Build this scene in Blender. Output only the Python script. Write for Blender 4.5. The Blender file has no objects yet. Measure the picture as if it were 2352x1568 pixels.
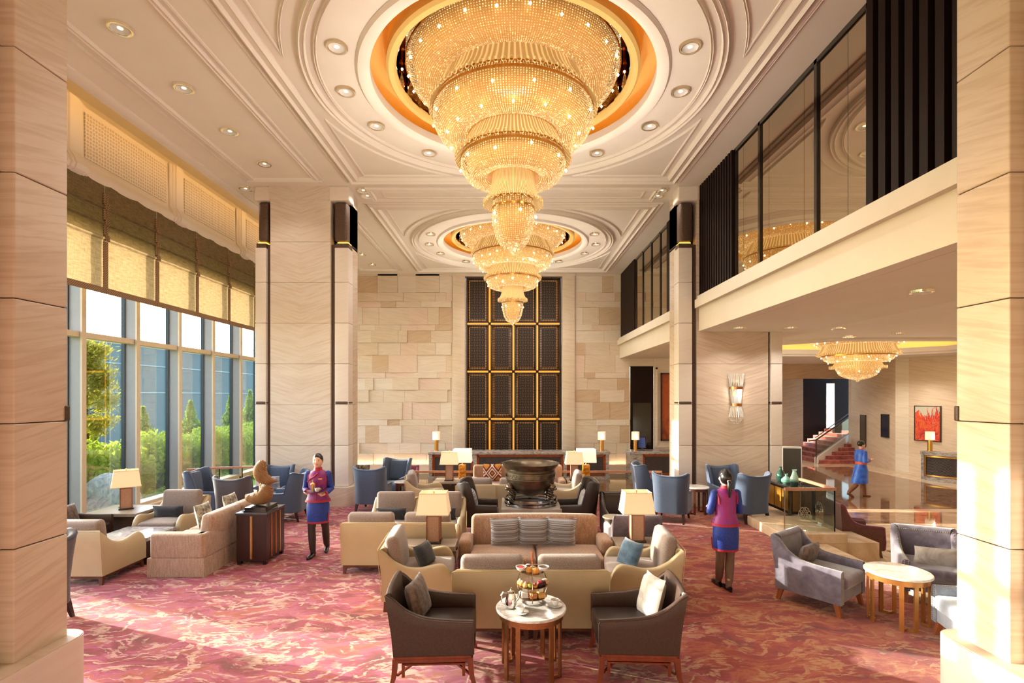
import bpy, math, random
from math import sin, cos, pi, radians, sqrt, atan2
from mathutils import Matrix, Vector
random.seed(7)
S = bpy.context.scene
C = S.collection
# ------------------------------------------------------------------ camera, world, sun, exposure
cam_d = bpy.data.cameras.new('camera'); cam = bpy.data.objects.new('camera', cam_d); C.objects.link(cam)
cam.location = (0, 0, 2.65); cam.rotation_euler = (pi/2, 0, 0)
cam_d.sensor_width = 36; cam_d.lens = 18.0; cam_d.shift_y = 124/2352; cam_d.clip_end = 300
S.camera = cam
S.view_settings.view_transform = 'Standard'; S.view_settings.look = 'None'
S.view_settings.gamma = 1; S.view_settings.use_curve_mapping = False
S.view_settings.exposure = -0.6
S.cycles.max_bounces = 6; S.cycles.diffuse_bounces = 3; S.cycles.glossy_bounces = 3
S.cycles.transmission_bounces = 4; S.cycles.transparent_max_bounces = 10
S.cycles.sample_clamp_indirect = 4; S.cycles.caustics_reflective = False; S.cycles.caustics_refractive = False
S.cycles.use_denoising = True
W = bpy.data.worlds.new('sky'); S.world = W; W.use_nodes = True
wn = W.node_tree; bg = wn.nodes['Background']
sky = wn.nodes.new('ShaderNodeTexSky'); sky.sky_type = 'NISHITA'; sky.sun_disc = False
SUN_EL = radians(11.7); sky.sun_elevation = radians(22); sky.sun_rotation = radians(-70); sky.air_density = 1.0; sky.dust_density = 2.0
wn.links.new(sky.outputs[0], bg.inputs[0]); bg.inputs[1].default_value = 2.6
sd = bpy.data.lights.new('sun', 'SUN'); sd.energy = 26.0; sd.color = (1.0, .87, .72); sd.angle = radians(.6)
sun = bpy.data.objects.new('sun', sd); C.objects.link(sun)
_d = Vector((.94*cos(SUN_EL), -.34*cos(SUN_EL), -sin(SUN_EL))); sun.rotation_euler = _d.to_track_quat('-Z', 'Y').to_euler()
H = 5.02 + 2.65      # ceiling height
def portal(loc, rot, sx, sy):
    l = bpy.data.lights.new('window_portal', 'AREA'); l.shape = 'RECTANGLE'; l.size = sx; l.size_y = sy
    l.cycles.is_portal = True
    o = bpy.data.objects.new('window_portal', l); C.objects.link(o); o.location = loc; o.rotation_euler = rot
portal((-8.95, 9, 3.0), (0, -pi/2, 0), 6.2, 25)
def plight(name, loc, watts, col=(1, .89, .74), r=.03):
    l = bpy.data.lights.new(name, 'POINT'); l.energy = watts; l.color = col; l.shadow_soft_size = r
    o = bpy.data.objects.new(name, l); C.objects.link(o); o.location = loc; return o
def spot(name, loc, watts, col=(1, .94, .86), ang=95, r=.05, rot=(0, 0, 0)):
    l = bpy.data.lights.new(name, 'SPOT'); l.energy = watts; l.color = col; l.shadow_soft_size = r
    l.spot_size = radians(ang); l.spot_blend = .6
    o = bpy.data.objects.new(name, l); C.objects.link(o); o.location = loc; o.rotation_euler = rot; return o
def strip(name, loc, rot, sx, sy, watts, col=(1, .55, .16)):
    l = bpy.data.lights.new(name, 'AREA'); l.shape = 'RECTANGLE'; l.size = sx; l.size_y = sy; l.energy = watts; l.color = col
    o = bpy.data.objects.new(name, l); C.objects.link(o); o.location = loc; o.rotation_euler = rot; return o
# ------------------------------------------------------------------ materials
def lin(c):
    return tuple(((x/255)/12.92 if x/255 <= .04045 else ((x/255+.055)/1.055)**2.4) for x in c) + (1,)
MATS = {}
class N:
    def __init__(s, name):
        s.m = bpy.data.materials.new(name); s.m.use_nodes = True; s.t = s.m.node_tree; s.b = s.t.nodes['Principled BSDF']; s.co = None
    def n(s, typ, **kw):
        nd = s.t.nodes.new(typ)
        for k, v in kw.items(): setattr(nd, k, v)
        return nd
    def l(s, a, b): s.t.links.new(a, b)
    def obj(s):
        if s.co is None: s.co = s.n('ShaderNodeTexCoord').outputs['Object']
        return s.co
    def map(s, sc=(1, 1, 1), rot=(0, 0, 0), src=None, loc=(0, 0, 0)):
        m = s.n('ShaderNodeMapping'); m.inputs['Scale'].default_value = sc; m.inputs['Rotation'].default_value = rot; m.inputs['Location'].default_value = loc
        s.l(src or s.obj(), m.inputs[0]); return m.outputs[0]
    def noise(s, vec, scale, detail=3, rough=.5, dist=0):
        n = s.n('ShaderNodeTexNoise'); n.inputs['Scale'].default_value = scale; n.inputs['Detail'].default_value = detail
        n.inputs['Roughness'].default_value = rough; n.inputs['Distortion'].default_value = dist; s.l(vec, n.inputs['Vector']); return n.outputs['Fac']
    def ramp(s, fac, stops, interp='LINEAR'):
        r = s.n('ShaderNodeValToRGB'); e = r.color_ramp; e.interpolation = interp
        while len(e.elements) < len(stops): e.elements.new(.5)
        for el, (p, c) in zip(e.elements, stops): el.position = p; el.color = c
        s.l(fac, r.inputs[0]); return r.outputs[0]
    def math(s, op, a, b=None, c=None):
        m = s.n('ShaderNodeMath', operation=op)
        for i, x in enumerate((a, b, c)):
            if x is None: continue
            if isinstance(x, (int, float)): m.inputs[i].default_value = x
            else: s.l(x, m.inputs[i])
        return m.outputs[0]
    def mix(s, fac, a, b):
        m = s.n('ShaderNodeMix', data_type='RGBA')
        for sock, x in ((m.inputs['Factor'], fac), (m.inputs[6], a), (m.inputs[7], b)):
            if isinstance(x, (int, float, tuple)): sock.default_value = x
            else: s.l(x, sock)
        return m.outputs[2]
    def base(s, c): s.l(c, s.b.inputs['Base Color'])
    def bump(s, h, strength=.3, dist=.01):
        b = s.n('ShaderNodeBump'); b.inputs['Strength'].default_value = strength; b.inputs['Distance'].default_value = dist
        s.l(h, b.inputs['Height']); s.l(b.outputs[0], s.b.inputs['Normal'])
    def sep(s, v):
        x = s.n('ShaderNodeSeparateXYZ'); s.l(v, x.inputs[0]); return x.outputs
    def comb(s, x=0, y=0, z=0):
        c = s.n('ShaderNodeCombineXYZ')
        for i, q in enumerate((x, y, z)):
            if isinstance(q, (int, float)): c.inputs[i].default_value = q
            else: s.l(q, c.inputs[i])
        return c.outputs[0]
def mat(name, col, rough=.5, metal=0, var=.08, vs=8, emit=None, es=0, sheen=0, coat=0, bump=0, bs=60, stretch=(1, 1, 1)):
    if name in MATS: return MATS[name]
    n = N(name); c = lin(col)
    f = n.noise(n.map(stretch), vs, 3)
    lo = tuple(x*(1-var) for x in c[:3])+(1,); hi = tuple(min(1, x*(1+var)) for x in c[:3])+(1,)
    n.base(n.ramp(f, [(.3, lo), (.7, hi)]))
    n.b.inputs['Roughness'].default_value = rough; n.b.inputs['Metallic'].default_value = metal
    if sheen: n.b.inputs['Sheen Weight'].default_value = sheen
    if coat: n.b.inputs['Coat Weight'].default_value = coat; n.b.inputs['Coat Roughness'].default_value = .1
    if emit: n.b.inputs['Emission Color'].default_value = lin(emit); n.b.inputs['Emission Strength'].default_value = es
    if bump: n.bump(n.noise(n.map(stretch), bs, 2), bump, .004)
    MATS[name] = n.m; return n.m
def stone(name, a, b, grain='x', xc=0, rough=.38, slope=.32, amt=.5, sc=1.0):
    n = N(name); x, y, z = n.sep(n.obj())
    h = x if grain == 'x' else y
    ax = n.math('ABSOLUTE', n.math('SUBTRACT', h, xc)) if xc is not None else h
    ac = n.math('SUBTRACT', z, n.math('MULTIPLY', ax, slope))
    vec = n.comb(n.math('MULTIPLY', h, 1.1*sc), n.math('MULTIPLY', y if grain == 'x' else x, .6), n.math('MULTIPLY', ac, 16*sc))
    f = n.noise(vec, 1.4, 4, .55, .6)
    f2 = n.noise(n.map((.5, .5, .9)), 1.3, 2)
    c1 = n.ramp(f, [(.36, lin(b)), (.56, lin(a)), (.8, lin(a))])
    c2 = n.mix(amt, lin(a), c1)
    dk = tuple(q*.93 for q in a)
    c3 = n.mix(n.ramp(f2, [(.35, (0, 0, 0, 1)), (.7, (1, 1, 1, 1))]), c2, n.mix(.35, c2, lin(b)))
    n.base(c3); n.b.inputs['Roughness'].default_value = rough
    MATS[name] = n.m; return n.m
def marble(name, a, b, c, scale=2, rough=.12, stretch=(1, 1, 1), dist=1.5):
    n = N(name); f = n.noise(n.map(stretch), scale, 6, .6, dist)
    n.base(n.ramp(f, [(.3, lin(b)), (.45, lin(a)), (.55, lin(c)), (.62, lin(a)), (.8, lin(b))]))
    n.b.inputs['Roughness'].default_value = rough; MATS[name] = n.m; return n.m
def emitm(name, col, s):
    n = N(name); n.b.inputs['Base Color'].default_value = lin(col); n.b.inputs['Emission Color'].default_value = lin(col)
    n.b.inputs['Emission Strength'].default_value = s; MATS[name] = n.m; return n.m
def glassm(name, tint=(230, 240, 240), refl=.12):
    n = N(name); t = n.t
    tr = n.n('ShaderNodeBsdfTransparent'); tr.inputs[0].default_value = lin(tint)
    gl = n.n('ShaderNodeBsdfGlossy'); gl.inputs[1].default_value = .02
    fr = n.n('ShaderNodeFresnel'); fr.inputs[0].default_value = 1.45
    k = n.math('MINIMUM', n.math('MULTIPLY', fr.outputs[0], refl), 1.0)
    mx = n.n('ShaderNodeMixShader'); n.l(k, mx.inputs[0]); n.l(tr.outputs[0], mx.inputs[1]); n.l(gl.outputs[0], mx.inputs[2])
    n.l(mx.outputs[0], t.nodes['Material Output'].inputs[0]); MATS[name] = n.m; return n.m
def carpetm():
    n = N('carpet_weave'); o = n.obj()
    wob = n.n('ShaderNodeTexNoise'); wob.inputs['Scale'].default_value = 1.6; wob.inputs['Detail'].default_value = 5; n.l(o, wob.inputs['Vector'])
    va = n.n('ShaderNodeVectorMath', operation='MULTIPLY_ADD'); n.l(wob.outputs['Color'], va.inputs[0]); va.inputs[1].default_value = (.5, .5, 0); n.l(o, va.inputs[2])
    wv = va.outputs[0]
    big = n.noise(n.map((.5, .7, 1)), .9, 2)
    x, y, z = n.sep(o)
    side = n.math('ADD', n.math('MULTIPLY', x, .085), n.math('MULTIPLY', big, 1.3))
    cool = n.ramp(n.math('ADD', side, -.1), [(.35, (1, 1, 1, 1)), (.8, (0, 0, 0, 1))])
    f = n.noise(n.map((.7, 2.0, 1), src=wv), 2.2, 6, .68, .5)
    pk = n.ramp(f, [(.32, lin((80, 8, 28))), (.42, lin((120, 16, 40))), (.48, lin((146, 28, 70))), (.53, lin((164, 70, 116))), (.58, lin((166, 74, 56))), (.68, lin((112, 20, 34)))])
    rd = n.ramp(f, [(.32, lin((74, 10, 18))), (.42, lin((124, 22, 28))), (.5, lin((146, 42, 34))), (.56, lin((168, 88, 50))), (.62, lin((146, 50, 34))), (.7, lin((102, 18, 26)))])
    c = n.mix(cool, rd, pk)
    rag = n.noise(n.map((1.4, 5, 1)), 7, 4, .65)
    rg = n.math('MULTIPLY', n.math('SUBTRACT', rag, .5), .24)
    v1 = n.noise(n.map((.9, 1.5, 1), src=wv), 2.3, 3, .5, .9)
    ridge = n.math('ADD', n.math('ABSOLUTE', n.math('SUBTRACT', v1, .5)), rg)
    brk = n.ramp(n.noise(n.map((1, 1.6, 1), loc=(3, 9, 0)), 1.6, 2), [(.4, (0, 0, 0, 1)), (.5, (1, 1, 1, 1))])
    m1 = n.math('MULTIPLY', n.ramp(ridge, [(.014, (1, 1, 1, 1)), (.034, (0, 0, 0, 1))]), brk)
    v2 = n.math('ADD', n.noise(n.map((1.0, 2.6, 1), src=wv, loc=(7, 3, 0)), 3.4, 3, .6, .6), rg)
    m2 = n.ramp(v2, [(.585, (0, 0, 0, 1)), (.64, (1, 1, 1, 1))])
    m = n.math('MAXIMUM', m1, n.math('MULTIPLY', m2, .8))
    cream = n.mix(cool, lin((184, 136, 92)), lin((208, 180, 160)))
    c = n.mix(n.math('MULTIPLY', m, .85), c, cream)
    st = n.noise(n.map((5, 60, 1)), 1.6, 2)
    c = n.mix(.22, c, n.mix(st, lin((50, 8, 20)), lin((190, 104, 84))))
    n.base(c); n.b.inputs['Roughness'].default_value = .95; n.b.inputs['Sheen Weight'].default_value = .15
    n.bump(n.noise(n.map((1, 1, 1)), 140, 2), .35, .006)
    return n.m
def fabricm(name, a, b, scale=90, rough=.9, kind='noise', sheen=.3):
    n = N(name)
    if kind == 'weave':
        f = n.noise(n.map((1, 1, 1)), scale, 2)
        g = n.noise(n.map((6, 6, 1)), scale/8, 2)
        f = n.math('MULTIPLY', n.math('ADD', f, g), .5)
    elif kind == 'velvet': f = n.noise(n.map((1, 1, 1)), 5, 4, .6, .8)
    else: f = n.noise(n.map((1, 1, 1)), scale, 3)
    n.base(n.ramp(f, [(.35, lin(a)), (.65, lin(b))])); n.b.inputs['Roughness'].default_value = rough
    n.b.inputs['Sheen Weight'].default_value = sheen
    n.bump(n.noise(n.map((1, 1, 1)), scale*1.5, 2), .25, .003); MATS[name] = n.m; return n.m
def stripem():
    n = N('striped_fabric'); x, y, z = n.sep(n.obj())
    f = n.noise(n.comb(0, 0, n.math('MULTIPLY', z, 22)), 1.9, 2, .6)
    d = n.math('MULTIPLY', n.math('GREATER_THAN', n.math('SINE', n.math('MULTIPLY', x, 420)), .2), n.math('GREATER_THAN', n.math('SINE', n.math('MULTIPLY', z, 150)), .75))
    c = n.ramp(f, [(.0, lin((40, 42, 66))), (.36, lin((176, 178, 186))), (.43, lin((84, 74, 84))), (.47, lin((196, 194, 196))), (.52, lin((52, 50, 72))), (.57, lin((150, 134, 130))), (.64, lin((214, 220, 228)))], 'CONSTANT')
    n.base(n.mix(n.math('MULTIPLY', d, .6), c, lin((225, 225, 230)))); n.b.inputs['Roughness'].default_value = .9; return n.m
def ikatm():
    n = N('ikat_fabric'); x, y, z = n.sep(n.obj())
    u = n.math('ABSOLUTE', n.math('SUBTRACT', n.math('FRACT', n.math('ADD', n.math('MULTIPLY', x, 3.3), .5)), .5))
    v = n.math('ABSOLUTE', n.math('SUBTRACT', n.math('FRACT', n.math('ADD', n.math('MULTIPLY', z, 2.6), .5)), .5))
    f = n.math('ADD', u, v)
    n.base(n.ramp(f, [(0, lin((190, 130, 60))), (.12, lin((120, 40, 30))), (.24, lin((235, 225, 205))), (.34, lin((150, 70, 30))), (.46, lin((225, 215, 200))), (.56, lin((120, 40, 35))), (.72, lin((200, 140, 60)))], 'CONSTANT'))
    n.b.inputs['Roughness'].default_value = .9; return n.m
def frettm():   # dark bronze fretwork with basket weave relief
    n = N('bronze_fretwork'); x, y, z = n.sep(n.obj())
    fu = n.math('FRACT', n.math('MULTIPLY', x, 9)); fv = n.math('FRACT', n.math('MULTIPLY', z, 9))
    ci = n.math('MODULO', n.math('ADD', n.math('FLOOR', n.math('MULTIPLY', x, 9)), n.math('FLOOR', n.math('MULTIPLY', z, 9))), 2)
    ci = n.math('ABSOLUTE', ci)
    a = n.math('ABSOLUTE', n.math('SUBTRACT', fu, .5)); b = n.math('ABSOLUTE', n.math('SUBTRACT', fv, .5))
    d = n.math('ADD', n.math('MULTIPLY', ci, a), n.math('MULTIPLY', n.math('SUBTRACT', 1, ci), b))
    bars = n.math('LESS_THAN', d, .2)
    hole = n.math('MAXIMUM', n.math('GREATER_THAN', a, .42), n.math('GREATER_THAN', b, .42))
    f = n.math('MAXIMUM', bars, n.math('MULTIPLY', hole, .5))
    n.base(n.ramp(f, [(0, lin((22, 15, 12))), (.5, lin((38, 28, 23))), (1, lin((74, 56, 46)))])); n.b.inputs['Roughness'].default_value = .5; n.b.inputs['Metallic'].default_value = .3
    n.bump(f, .6, .02); return n.m
def dotsm():    # backlit fretwork border
    n = N('backlit_fretwork'); x, y, z = n.sep(n.obj())
    g = n.math('MULTIPLY', n.math('GREATER_THAN', n.math('SINE', n.math('MULTIPLY', x, 92)), -.1), n.math('GREATER_THAN', n.math('SINE', n.math('MULTIPLY', z, 92)), -.1))
    nz = n.noise(n.map((1, 1, 1)), 1.1, 1)
    e = n.math('MULTIPLY', g, n.math('MULTIPLY', nz, 1.6))
    n.b.inputs['Base Color'].default_value = lin((45, 30, 22)); n.b.inputs['Emission Color'].default_value = lin((245, 160, 60)); n.l(e, n.b.inputs['Emission Strength']); return n.m
def leafm(name, a, b):
    n = N(name); f = n.noise(n.map((1, 1, 1)), 2.5, 3); r = n.n('ShaderNodeObjectInfo')
    n.base(n.ramp(f, [(.3, lin(a)), (.7, lin(b))])); n.b.inputs['Roughness'].default_value = .6
    tl = n.n('ShaderNodeBsdfTranslucent'); tl.inputs[0].default_value = lin(b); mx = n.n('ShaderNodeMixShader'); mx.inputs[0].default_value = .4
    n.l(n.b.outputs[0], mx.inputs[1]); n.l(tl.outputs[0], mx.inputs[2]); n.l(mx.outputs[0], n.t.nodes['Material Output'].inputs[0]); return n.m
def blindm():
    n = N('linen_blind'); f = n.noise(n.map((1, 30, 2)), 3, 3); f2 = n.noise(n.map((1, 3, 18)), 2, 3)
    c = n.ramp(n.math('MULTIPLY', n.math('ADD', f, f2), .5), [(.35, lin((112, 94, 66))), (.65, lin((148, 128, 96)))])
    n.base(c); n.b.inputs['Roughness'].default_value = .9
    tl = n.n('ShaderNodeBsdfTranslucent'); n.l(c, tl.inputs[0]); mx = n.n('ShaderNodeMixShader'); mx.inputs[0].default_value = .42
    n.l(n.b.outputs[0], mx.inputs[1]); n.l(tl.outputs[0], mx.inputs[2]); n.l(mx.outputs[0], n.t.nodes['Material Output'].inputs[0]); return n.m
def greekm():
    n = N('key_pattern_trim'); x, y, z = n.sep(n.obj())
    a = n.math('SINE', n.math('MULTIPLY', y, 130)); b = n.math('SINE', n.math('MULTIPLY', z, 130))
    f = n.math('GREATER_THAN', n.math('MULTIPLY', a, b), 0)
    n.base(n.mix(f, lin((95, 72, 52)), lin((160, 128, 92)))); n.b.inputs['Roughness'].default_value = .9; return n.m
def latticem():
    n = N('plaster_lattice'); x, y, z = n.sep(n.obj())
    vo = n.n('ShaderNodeTexVoronoi'); vo.inputs['Scale'].default_value = 14; vo.inputs['Randomness'].default_value = .25; vo.feature = 'DISTANCE_TO_EDGE'; n.l(n.map((0, 1, 1)), vo.inputs['Vector'])
    f = n.math('GREATER_THAN', vo.outputs['Distance'], .16)
    n.base(n.mix(f, lin((232, 222, 206)), lin((196, 182, 162)))); n.b.inputs['Roughness'].default_value = .8; n.bump(n.math('SUBTRACT', 1, f), .5, .02); return n.m
def chevm():
    n = N('woven_desk_panel'); x, y, z = n.sep(n.obj())
    ax = n.math('ABSOLUTE', n.math('SUBTRACT', n.math('FRACT', n.math('MULTIPLY', x, 4)), .5))
    f = n.math('SINE', n.math('MULTIPLY', n.math('ADD', z, n.math('MULTIPLY', ax, .25)), 110))
    n.base(n.ramp(f, [(.3, lin((38, 30, 32))), (.7, lin((82, 70, 70)))])); n.b.inputs['Roughness'].default_value = .5; n.bump(f, .5, .01); return n.m
def paintm(name, stops, sc):
    n = N(name); f = n.noise(n.map((1.0, 1.0, .45)), sc, 5, .7, 1.6); x, y, z = n.sep(n.obj())
    n.base(n.ramp(n.math('ADD', f, n.math('MULTIPLY', z, .12)), stops)); n.b.inputs['Roughness'].default_value = .5; return n.m
M_CARPET = carpetm(); M_STRIPE = stripem(); M_IKAT = ikatm(); M_FRET = frettm(); M_DOTS = dotsm(); M_BLIND = blindm(); M_GREEK = greekm(); M_LATT = latticem(); M_CHEV = chevm()
PLASTER = mat('ceiling_plaster', (240, 232, 222), .85, var=.02, vs=2)
CREAMP = mat('cream_paint', (234, 224, 210), .7, var=.02, vs=2)
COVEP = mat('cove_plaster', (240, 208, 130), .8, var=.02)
ST_L = stone('travertine_left', (229, 216, 202), (202, 180, 158), 'x', -5.09)
ST_R = stone('travertine_right', (222, 203, 184), (188, 160, 136), 'x', 5.3)
ST_S = stone('travertine_side', (222, 205, 186), (190, 162, 136), 'y', None, slope=.25)
ST_P = stone('travertine_post', (235, 223, 212), (222, 206, 190), 'x', None, amt=.3)
ST_T = [stone('tile_%s' % q, a, b, 'x', None, slope=s, rough=.45) for q, a, b, s in
        (('pale', (233, 220, 203), (214, 196, 174), .1), ('cream', (226, 210, 188), (204, 183, 157), -.15), ('tan', (212, 188, 158), (184, 154, 124), .3), ('rose', (230, 208, 190), (212, 184, 162), -.3))]
ST_W = stone('travertine_wall', (222, 198, 172), (192, 162, 132), 'y', None, slope=.2, sc=.8)
ST_WX = stone('travertine_wall_far', (218, 192, 164), (188, 156, 126), 'x', None, slope=.2, sc=.8)
BRONZE = mat('bronze_dark', (78, 62, 52), .45, .4, .3, 60)
DKWOOD = mat('dark_wood', (27, 14, 10), .6, 0, .35, 6, stretch=(12, 12, .6))
DKWOOD.node_tree.nodes['Principled BSDF'].inputs['Specular IOR Level'].default_value = .15
MAHOG = mat('mahogany', (42, 14, 12), .35, 0, .35, 5, coat=.1, stretch=(8, 8, .7))
REDWOOD = mat('red_wood', (116, 50, 26), .35, 0, .25, 6, coat=.3, stretch=(3, 3, 1))
WALN = mat('walnut_leg', (92, 50, 32), .35, 0, .3, 8)
GOLD = mat('brushed_gold', (214, 160, 84), .28, 1, .08, 20)
MIRG = mat('gold_mirror', (176, 120, 50), .04, 1, .02)
BRASS = mat('brass_leg', (160, 112, 72), .3, .85, .1, 20)
STEEL = mat('polished_steel', (200, 200, 204), .12, 1, .03)
BLACK = mat('black_lacquer', (16, 14, 16), .12, 0, .1, coat=.6)
CREAM_L = mat('cream_leather', (186, 166, 132), .45, 0, .04, 5, bump=.1, bs=200)
TAUPE = fabricm('taupe_fabric', (126, 108, 100), (148, 130, 121))
BRSOFA = fabricm('brown_chenille', (142, 106, 84), (176, 138, 112), 55, kind='weave')
BEIGEW = fabricm('beige_tweed', (150, 122, 104), (186, 158, 138), 60, kind='weave')
BRLEA = mat('brown_leather', (60, 40, 31), .42, 0, .2, 60, bump=.4, bs=120)
DKLEA = mat('dark_leather', (46, 34, 32), .32, 0, .15, 30, bump=.15, bs=150)
NAVY = fabricm('navy_wool', (60, 72, 96), (78, 92, 118), 120)
NAVYG = fabricm('charcoal_wool', (64, 58, 66), (82, 76, 84), 120)
VELV = fabricm('plum_grey_velvet', (84, 76, 92), (118, 110, 124), 100, kind='velvet', sheen=.8)
VELVB = fabricm('blue_grey_velvet', (120, 130, 150), (158, 166, 184), 100, kind='velvet', sheen=.8)
MAROON = fabricm('maroon_velvet', (92, 24, 46), (122, 36, 62), 60, kind='velvet', sheen=.5)
MARBR = fabricm('brown_maroon_leather', (84, 46, 36), (100, 58, 44), 60)
DKPIL = fabricm('dark_pillow', (24, 24, 30), (40, 40, 50), 40)
BLUEP = fabricm('teal_pillow', (42, 62, 82), (66, 92, 114), 12)
PATP = fabricm('patterned_brown_pillow', (52, 38, 36), (122, 100, 90), 26, kind='weave')
GREYP = fabricm('silver_pillow', (150, 140, 134), (198, 190, 184), 30, kind='velvet')
FLORP = fabricm('black_floral_pillow', (30, 28, 30), (170, 160, 140), 14)
M_TOP = marble('grey_marble', (196, 190, 186), (160, 152, 148), (228, 224, 220), 4, .12, (1, 3, 1))
M_WHT = marble('white_marble', (224, 218, 210), (196, 186, 176), (240, 236, 230), 7, .12)
M_DESK = marble('grey_desk_marble', (150, 142, 138), (112, 104, 102), (186, 178, 172), 3, .25, (1, 1, 3))
M_COFF = marble('coffee_marble', (168, 162, 164), (136, 128, 132), (196, 192, 192), 5, .12)
M_BR = marble('brown_floor_marble', (118, 84, 60), (88, 60, 42), (150, 112, 82), 2.4, .05, (1, 2, 1))
M_CR = marble('cream_floor_marble', (214, 184, 150), (196, 162, 128), (226, 202, 172), 1.2, .06)
TTOP = mat('greywood_top', (150, 136, 122), .3, 0, .08, 6, stretch=(1, 12, 1))
SHADE = emitm('lamp_shade_linen', (255, 222, 178), .52)
SHADE2 = emitm('lamp_shade_bright', (255, 240, 216), 1.0)
LBODY = mat('shagreen_tan', (176, 134, 110), .45, 0, .15, 90)
AMBER = mat('amber_glass', (206, 140, 50), .1, .3, .4, 20)
BRZ = mat('antique_bronze', (104, 92, 76), .3, .85, .25, 7)
CERAM = mat('white_china', (240, 238, 232), .15, 0, .01, coat=.4)
SILVER = mat('silver', (220, 218, 214), .06, 1, .02)
SKIN = mat('skin', (228, 184, 160), .5, 0, .03, 5)
HAIR = mat('black_hair', (22, 18, 18), .3, 0, .3, 40, stretch=(1, 1, 6))
BLUE = fabricm('royal_blue_cloth', (4, 34, 118), (10, 52, 150), 60, .6, sheen=.05)
MAG = fabricm('magenta_brocade', (96, 22, 112), (150, 28, 104), 22, .5, sheen=.1)
REDT = fabricm('red_trim', (150, 8, 40), (172, 16, 50), 60, .6, sheen=.05)
STOCK = mat('dark_stocking', (50, 36, 34), .6, 0, .05)
SHEER = mat('sheer_stocking', (112, 84, 72), .6, 0, .05)
SHOE = mat('black_shoe', (14, 12, 12), .3, 0, .1)
MIRGL = N('mirror_glass'); MIRGL.b.inputs['Base Color'].default_value = lin((222, 212, 190)); MIRGL.b.inputs['Metallic'].default_value = 1; MIRGL.b.inputs['Roughness'].default_value = .015; MIRGL = MIRGL.m
GL_UP = glassm('clear_window_glass', (238, 244, 244), .4); GL_LO = glassm('tinted_window_glass', (232, 242, 242), .4)
GL_RAIL = glassm('railing_glass', (240, 244, 240), .5)
ALU = mat('grey_mullion', (150, 148, 150), .5, .1, .03); ALUF = mat('cream_mullion', (212, 196, 168), .5, 0, .03); ALUD = mat('dark_gasket', (40, 48, 58), .5)
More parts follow.
